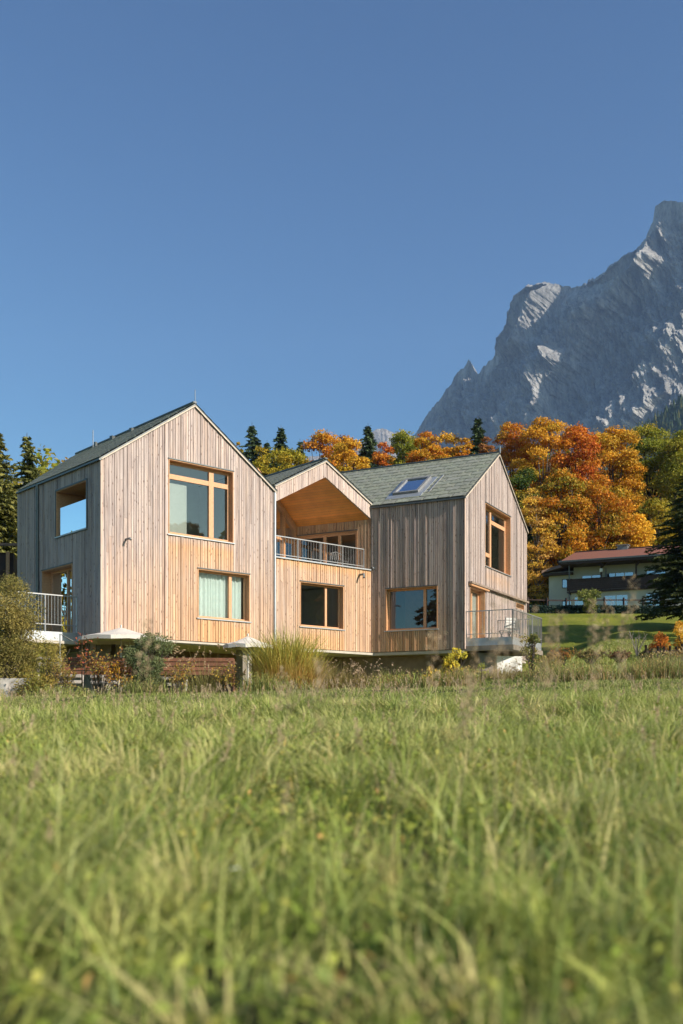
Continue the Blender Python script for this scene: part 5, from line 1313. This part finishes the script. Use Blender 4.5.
tag(link_mesh('seed_heads', V, lo, M['dry'], cols=C, sizes=si), 'blurred tan seed heads on the meadow stalks', 'grass stalks', kind='stuff')
# few white flowers
WF = [(23, 704, 'pale flower left edge of the meadow, upper of the close pair'), (24, 711, 'pale flower left edge of the meadow, lower of the close pair'), (176, 702, 'white flower in the far meadow grass below the pale timber bench'), (108, 690, 'white flower at the meadow edge below the reddish plant'), (235, 869, 'white flower in the near meadow at left'), (610, 770, 'white flower in the right part of the meadow')]
for px, py, lb in WF:
    # find ground depth on that line of sight
    Y = 2.0
    for Yt in np.arange(1.5, 27, .1):
        if gz(PX(px, Yt), Yt) + .16 > PZ(py, Yt): Y = Yt; break
    x = PX(px, Y); g = gz(x, Y); z = PZ(py, Y); s = .006 + .0009 * Y
    t = thing('white_flower', (x, Y, g), lb, 'flower', 'white meadow flowers')
    k = MB(); k.tube([(x, Y, g), (x, Y, z)], .002, 4, col=(.15, .2, .05)); k.build('stem', M['dry'], t)
    k = MB()
    for j in range(9):
        an = j * 2 * math.pi / 9; c, s_ = math.cos(an), math.sin(an)
        k.poly((x, Y, z), (x + (c - s_ * .25) * s * .8, Y + (s_ + c * .25) * s * .8, z + .3 * s), (x + c * s * 1.3, Y + s_ * s * 1.3, z + .2 * s), (x + (c + s_ * .25) * s * .8, Y + (s_ - c * .25) * s * .8, z + .3 * s))
    k.build('petals', M['petal'], t)

# ================================================================ MOUNTAINS
def rockmat(name, scale=1.0, c0=(.23, .225, .215), c1=(.50, .48, .45), green=0.0):
    m, nt, N, L = newmat(name)
    out = N.new('ShaderNodeOutputMaterial'); b = N.new('ShaderNodeBsdfPrincipled'); L.new(b.outputs[0], out.inputs[0]); b.inputs['Roughness'].default_value = .95; b.inputs['Specular IOR Level'].default_value = .1
    tc = N.new('ShaderNodeTexCoord'); mp = N.new('ShaderNodeMapping'); mp.inputs['Scale'].default_value = (.004 * scale, .004 * scale, .0022 * scale); mp.inputs['Rotation'].default_value = (.3, .5, .2); L.new(tc.outputs['Object'], mp.inputs[0])
    n1 = N.new('ShaderNodeTexNoise'); n1.inputs['Scale'].default_value = 2.2; n1.inputs['Detail'].default_value = 12; n1.inputs['Roughness'].default_value = .68; n1.inputs['Distortion'].default_value = .6; L.new(mp.outputs[0], n1.inputs[0])
    r = ramp(N, [(.32, c0), (.5, tuple((x + y) / 2 for x, y in zip(c0, c1))), (.68, c1)]); L.new(n1.outputs[0], r.inputs[0]); res = r.outputs[0]
    mp2 = N.new('ShaderNodeMapping'); mp2.inputs['Scale'].default_value = (.045 * scale, .045 * scale, .012 * scale); mp2.inputs['Rotation'].default_value = (.35, .25, .5); L.new(tc.outputs['Object'], mp2.inputs[0])
    n2 = N.new('ShaderNodeTexNoise'); n2.inputs['Scale'].default_value = 1; n2.inputs['Detail'].default_value = 9; n2.inputs['Roughness'].default_value = .75; L.new(mp2.outputs[0], n2.inputs[0])
    r2 = ramp(N, [(.34, (.42, .42, .42)), (.5, (.9, .9, .9)), (.66, (1.35, 1.33, 1.3))]); L.new(n2.outputs[0], r2.inputs[0])  # relief shading of the cracks is put into the rock colour
    mm = N.new('ShaderNodeMix'); mm.data_type = 'RGBA'; mm.blend_type = 'MULTIPLY'; mm.inputs[0].default_value = 1; L.new(res, mm.inputs[6]); L.new(r2.outputs[0], mm.inputs[7]); L.new(mm.outputs[2], b.inputs['Base Color'])
    bp = N.new('ShaderNodeBump'); bp.inputs['Strength'].default_value = 1.0; bp.inputs['Distance'].default_value = 30 / scale; L.new(n1.outputs[0], bp.inputs['Height']); L.new(bp.outputs[0], b.inputs['Normal'])
    return m
SIL = [(398, 452), (410, 440), (419, 428), (428, 414), (437.7, 401.8), (447, 388), (459.8, 370.7), (468.7, 361), (473, 366), (478.5, 373), (486, 364), (495, 355), (505, 338), (515, 322), (522, 304), (527, 294), (530.8, 288.7), (539, 287), (547.7, 283), (556, 286), (566, 286.5), (578, 287), (590.7, 285.6), (597, 281), (604, 281), (615, 275), (628, 264), (637, 250), (646, 237.7), (652.8, 222), (655, 207.5), (659, 204), (664, 203), (672, 202), (683, 201), (705, 199), (730, 206), (770, 215), (820, 240), (900, 300), (1000, 420)]
sx = np.array([p[0] for p in SIL]); sy = np.array([p[1] for p in SIL])
ns, nw = 1150, 480
pxs = np.interp(np.linspace(0, 1, ns), [0, .82, 1], [398, 735, 1000])
pys = np.interp(pxs, sx, sy)
kk = (pxs - CX) / F
# ridge line in plan: from (1030,3000) at px 683 towards (.30,-.95)
# point = (1030,3000)+t*(-.30,.95): X = kY
t_ = (kk * 3000 - 1030) / (-.67 - kk * .74)
t_ = np.clip(t_, -2200, 2600)
Yr = 3000 + .74 * t_; Xr = kk * Yr; Zr = (YH - pys) / F * Yr
wv = np.linspace(0, 1, nw) ** 1.15
Nx, Ny = -.74, -.67
zb0 = 40.0
run = 640 + .12 * (Zr - 400)
w2_, s2_ = np.meshgrid(wv, np.arange(ns), indexing='ij')
ZR, XR, YR, RUN = Zr[None, :], Xr[None, :], Yr[None, :], run[None, :]
prof = 1 - (1 - w2_) ** 1.35 * 1.0
dropf = .86 * (w2_ ** .82) + .14 * w2_
Zm = ZR - (ZR - zb0) * dropf
off = RUN * w2_ ** 1.15
sl = t_[None, :] + 0 * Zm
env = sstep(0, .06, w2_) 
r1n = ridged(sl / 420 + Zm / 700, Zm / 900, w2_ * .2, 6, 51, .55) - .5
r2n = ridged(sl / 130 - Zm / 210, Zm / 260, 0, 5, 61, .55) - .5
r3n = fbm(sl / 38 - Zm / 70, Zm / 50, 0, 4, 71)
r5n = ridged(sl / 26 - Zm / 75, Zm / 150, 7, 4, 95, .6) - .5
r4n = ridged(sl / 55 - Zm / 90, Zm / 120, 4, 5, 81, .6) - .5
r6n = ridged(sl / 11 - Zm / 24, Zm / 34, 2, 4, 101, .65) - .5
disp = env * (85 * r1n + 52 * r2n + 46 * r4n + 34 * r5n + 15 * r6n + 8 * r3n)
# buttresses whose front faces catch the sun: paths in (px-ish ridge position, height)
def pxof(X, Y): return CX + F * X / Y
Xt = XR + Nx * off; Yt = YR + Ny * off
cpx = pxof(Xt, Yt); cpy = YH - F * Zm / Yt
def buttress(path, amp, wl, wr):
    """raise a rib along a path given in the current view of the undisplaced wall, so it lands where the photo's sunlit ribs are"""
    py = np.array([p[1] for p in path]); px = np.array([p[0] for p in path])
    o = np.argsort(py); c = np.interp(cpy, py[o], px[o]); d = cpx - c
    inside = sstep(py.min() - 14, py.min() + 6, cpy) * (1 - sstep(py.max() - 6, py.max() + 14, cpy))
    f = np.where(d < 0, sstep(-wl, 0, d), 1 - sstep(0, wr, d))
    return amp * f * inside
jit = 5 * r2n
cpx = cpx + jit * 3
disp = disp + buttress([(655, 262), (640, 275), (622, 300), (606, 318)], 72, 70, 13)
disp = disp + buttress([(604, 322), (590, 342), (570, 362)], 66, 60, 9)
disp = disp + buttress([(572, 364), (556, 385), (548, 410), (540, 432)], 92, 60, 16)
disp = disp + buttress([(546, 292), (536, 310), (528, 330), (522, 348)], 80, 40, 20)
disp = disp + buttress([(668, 395), (640, 415), (610, 432)], 40, 60, 9)
def proj(dd):
    X_ = XR + Nx * (off + dd); Y_ = YR + Ny * (off + dd); return pxof(X_, Y_), YH - F * Zm / Y_
touched = np.zeros(disp.shape, bool)
for _ in range(60):          # keep every ledge behind the skyline of the mountain
    qx, qy = proj(disp); over = (qy < np.interp(qx, sx, sy) + 1.5 + 5 * w2_ * 4) & (w2_ > .004)
    disp = np.where(over, disp - 18, disp); touched = touched | over
for _ in range(4):
    sm_ = disp.copy(); sm_[1:-1, 1:-1] = (disp[1:-1, 1:-1] * 2 + disp[2:, 1:-1] + disp[:-2, 1:-1] + disp[1:-1, 2:] + disp[1:-1, :-2]) / 6
    disp = np.where(touched, sm_, disp)
for _ in range(25):
    qx, qy = proj(disp); over = (qy < np.interp(qx, sx, sy) + 1.5) & (w2_ > .004)
    disp = np.where(over, disp - 15, disp)
Xm = XR + Nx * (off + disp); Ym = YR + Ny * (off + disp)
rim = env < .999
Zm = Zm + env * 22 * r2n
jag = fbm(sl / 30, 0, 3, 4, 91) * 10 + fbm(sl / 9, 0, 5, 3, 92) * 5
Zm = Zm + (1 - sstep(0, .03, w2_)) * jag
V1 = np.stack([Xm, Ym, Zm], -1)
# rear slope
Vb = np.stack([Xr + 900, Yr + 500, np.full(ns, 100.)], -1)[None]
Va = np.concatenate([Vb, V1], 0); hh_ = nw + 1
V = Va.reshape(-1, 3)
i = np.arange(ns - 1)[None, :] + ns * np.arange(hh_ - 1)[:, None]
Fq = np.stack([i, i + 1, i + ns + 1, i + ns], -1).reshape(-1, 4)
mo = link_mesh('mountain', V, Fq, rockmat('limestone'), sizes=np.full(len(Fq), 4)); tag(mo, kind='structure')

# a farther, lower range
px2 = np.linspace(-500, 470, 500)
base = np.interp(px2, [-500, -200, 0, 240, 340, 358, 366, 372, 378, 386, 394, 402, 412, 425, 445, 470], [520, 470, 480, 470, 452, 446, 440, 431, 428.5, 430, 434, 432.5, 436, 442, 450, 462])
Y2 = 5200.
z2 = (YH - base) / F * Y2 + fbm(px2 / 9, 0, 0, 4, 3) * 14
rows = []
for j, w_ in enumerate(np.linspace(0, 1, 40)):
    rn = (ridged(px2 / 40, w_ * 3, 0, 5, 13) - .5) * 260 * min(1, w_ * 6)
    rows.append(np.stack([(px2 - CX) / F * Y2 + 0 * rn, Y2 - 900 * w_ - rn, 20 + (z2 - 20) * (1 - w_) ** 1.1], -1))
rows.insert(0, np.stack([(px2 - CX) / F * Y2, np.full(500, Y2 + 500), np.full(500, 20.)], -1))
V = np.array(rows).reshape(-1, 3); i = np.arange(499)[None, :] + 500 * np.arange(40)[:, None]; Fq = np.stack([i, i + 1, i + 501, i + 500], -1).reshape(-1, 4)
tag(link_mesh('mountain', V, Fq, rockmat('far_limestone', 1, (.26, .24, .22), (.45, .42, .38)), sizes=np.full(len(Fq), 4)), kind='structure')

# forested foothill at the lower right
px3 = np.linspace(560, 1100, 160); Y3 = 1500.
top = np.interp(px3, [560, 620, 645, 665, 683, 760, 900, 1100], [470, 440, 425, 411, 399, 372, 340, 320])
rows = []
for w_ in np.linspace(0, 1, 50):
    X = (px3 - CX) / F * Y3 - 60 * w_; Yq = np.full(160, Y3) - 700 * w_; z = 60 + ((YH - top) / F * Y3 - 60) * (1 - w_)
    z = z + 14 * fbm(X / 90, Yq / 90, 0, 4, 5) * min(1, w_ * 8 + .15); rows.append(np.stack([X, Yq, z], -1))
H3 = np.array(rows); V = np.concatenate([np.stack([(px3 - CX) / F * Y3 + 50, np.full(160, Y3 + 300), np.full(160, 40.)], -1)[None], H3], 0).reshape(-1, 3)
i = np.arange(159)[None, :] + 160 * np.arange(50)[:, None]; Fq = np.stack([i, i + 1, i + 161, i + 160], -1).reshape(-1, 4)
hm = simple('forest_floor', (.035, .05, .02), .95, var=.4, scale=.02)
tag(link_mesh('hill', V, Fq, hm, sizes=np.full(len(Fq), 4)), kind='structure')
n_ = 9000; a = rng.uniform(0, 158.9, n_); bq = rng.uniform(0, 36, n_) ; ia, ib = a.astype(int), bq.astype(int); fa, fb = (a - ia)[:, None], (bq - ib)[:, None]
p = H3[ib, ia] * (1 - fa) * (1 - fb) + H3[ib, ia + 1] * fa * (1 - fb) + H3[ib + 1, ia] * (1 - fa) * fb + H3[ib + 1, ia + 1] * fa * fb
Vs = []; Cs = []; Ls = []; 
h = rng.uniform(7, 14, n_); r = h * .24
V = np.zeros((n_, 7, 3)); V[:, 0] = p + np.stack([0 * h, 0 * h, h], 1)
for j in range(6):
    an = j * math.pi / 3 + rng.uniform(0, 1, n_); V[:, 1 + j] = p + np.stack([np.cos(an) * r * rng.uniform(.8, 1.2, n_), np.sin(an) * r, -1 + 0 * h], 1)
fl = np.concatenate([np.stack([np.arange(n_) * 7, np.arange(n_) * 7 + 1 + j, np.arange(n_) * 7 + 1 + (j + 1) % 6], 1)[:, None] for j in range(6)], 1).reshape(-1, 3)
c = np.array([(.03, .055, .02), (.05, .075, .02), (.10, .10, .02)])[rng.choice(3, n_, p=[.55, .33, .12])]
tag(link_mesh('forest', V.reshape(-1, 3), fl, M['needle'], cols=np.repeat(c, 7, 0), sizes=np.full(len(fl), 3)), 'dark spruce forest covering the foothill at the lower right of the mountain', 'forest', kind='stuff')

# ================================================================ SKY, SUN, AIR, CAMERA
w = bpy.data.worlds.new('World'); S.world = w; w.use_nodes = True; N = w.node_tree.nodes; L = w.node_tree.links
bg = N['Background']; sk_ = N.new('ShaderNodeTexSky'); sk_.sky_type = 'NISHITA'; sk_.sun_disc = False
sk_.sun_elevation = math.radians(SUN_EL); sk_.sun_rotation = math.atan2(SUN[0], SUN[1]); sk_.altitude = 1000; sk_.air_density = 1.0; sk_.dust_density = 1.2; sk_.ozone_density = 1.6
tn_ = N.new('ShaderNodeMix'); tn_.data_type = 'RGBA'; tn_.blend_type = 'MULTIPLY'; tn_.inputs[0].default_value = 1; tn_.inputs[7].default_value = (.82, .96, 1.0, 1); L.new(sk_.outputs[0], tn_.inputs[6]); ss_ = N.new('ShaderNodeSeparateColor'); sc_ = N.new('ShaderNodeCombineColor'); L.new(tn_.outputs[2], ss_.inputs[0])
for i_, (pw_, ml_) in enumerate(((1.50, .86), (1.44, .885), (1.2, 1.07))):
    a1 = N.new('ShaderNodeMath'); a1.operation = 'POWER'; a1.inputs[1].default_value = pw_; L.new(ss_.outputs[i_], a1.inputs[0])
    a2 = N.new('ShaderNodeMath'); a2.operation = 'MULTIPLY'; a2.inputs[1].default_value = ml_; L.new(a1.outputs[0], a2.inputs[0]); L.new(a2.outputs[0], sc_.inputs[i_])
L.new(sc_.outputs[0], bg.inputs[0]); bg.inputs[1].default_value = .057
ld = bpy.data.lights.new('sun', 'SUN'); ld.energy = 4.2; ld.angle = math.radians(.53); ld.color = (1.0, .91, .80)
lo_ = bpy.data.objects.new('sun', ld); COL.objects.link(lo_)
ce = math.cos(math.radians(SUN_EL)); sd = Vector((SUN[0] * ce, SUN[1] * ce, math.sin(math.radians(SUN_EL))))
lo_.rotation_euler = (-sd).to_track_quat('-Z', 'Y').to_euler(); lo_.location = (20, -20, 30)
HAZE = 7.5e-5
if HAZE:
    m, nt, N, L = newmat('haze_air'); out = N.new('ShaderNodeOutputMaterial'); v = N.new('ShaderNodeVolumePrincipled'); v.inputs['Color'].default_value = (.38, .58, 1, 1); v.inputs['Density'].default_value = HAZE; v.inputs['Anisotropy'].default_value = .0
    L.new(v.outputs[0], out.inputs['Volume'])
    k = MB(); k.box(-2450, 3650, -450, 6450, -4, 2450); hz = k.build('haze', m); tag(hz, 'thin blue mountain air', 'haze', kind='stuff')
cd = bpy.data.cameras.new('camera'); cam = bpy.data.objects.new('camera', cd); COL.objects.link(cam); S.camera = cam
cam.location = (0, 0, 0); cam.rotation_euler = (math.pi / 2, 0, 0)
cd.sensor_fit = 'VERTICAL'; cd.sensor_height = 36; cd.lens = F / 1024 * 36; cd.shift_y = (YH - 512) / 1024; cd.clip_start = .05; cd.clip_end = 20000
cd.dof.use_dof = True; cd.dof.focus_distance = 37; cd.dof.aperture_fstop = 2.0
S.view_settings.view_transform = 'Standard'; S.view_settings.look = 'None'; S.view_settings.exposure = 0.75; S.view_settings.gamma = 1
S.cycles.use_denoising = True
try: S.cycles.denoiser = 'OPENIMAGEDENOISE'
except Exception: pass
S.cycles.max_bounces = 6; S.cycles.transparent_max_bounces = 12; S.cycles.volume_bounces = 0; S.cycles.diffuse_bounces = 3; S.cycles.glossy_bounces = 3
S.cycles.use_adaptive_sampling = True; S.cycles.adaptive_threshold = .02
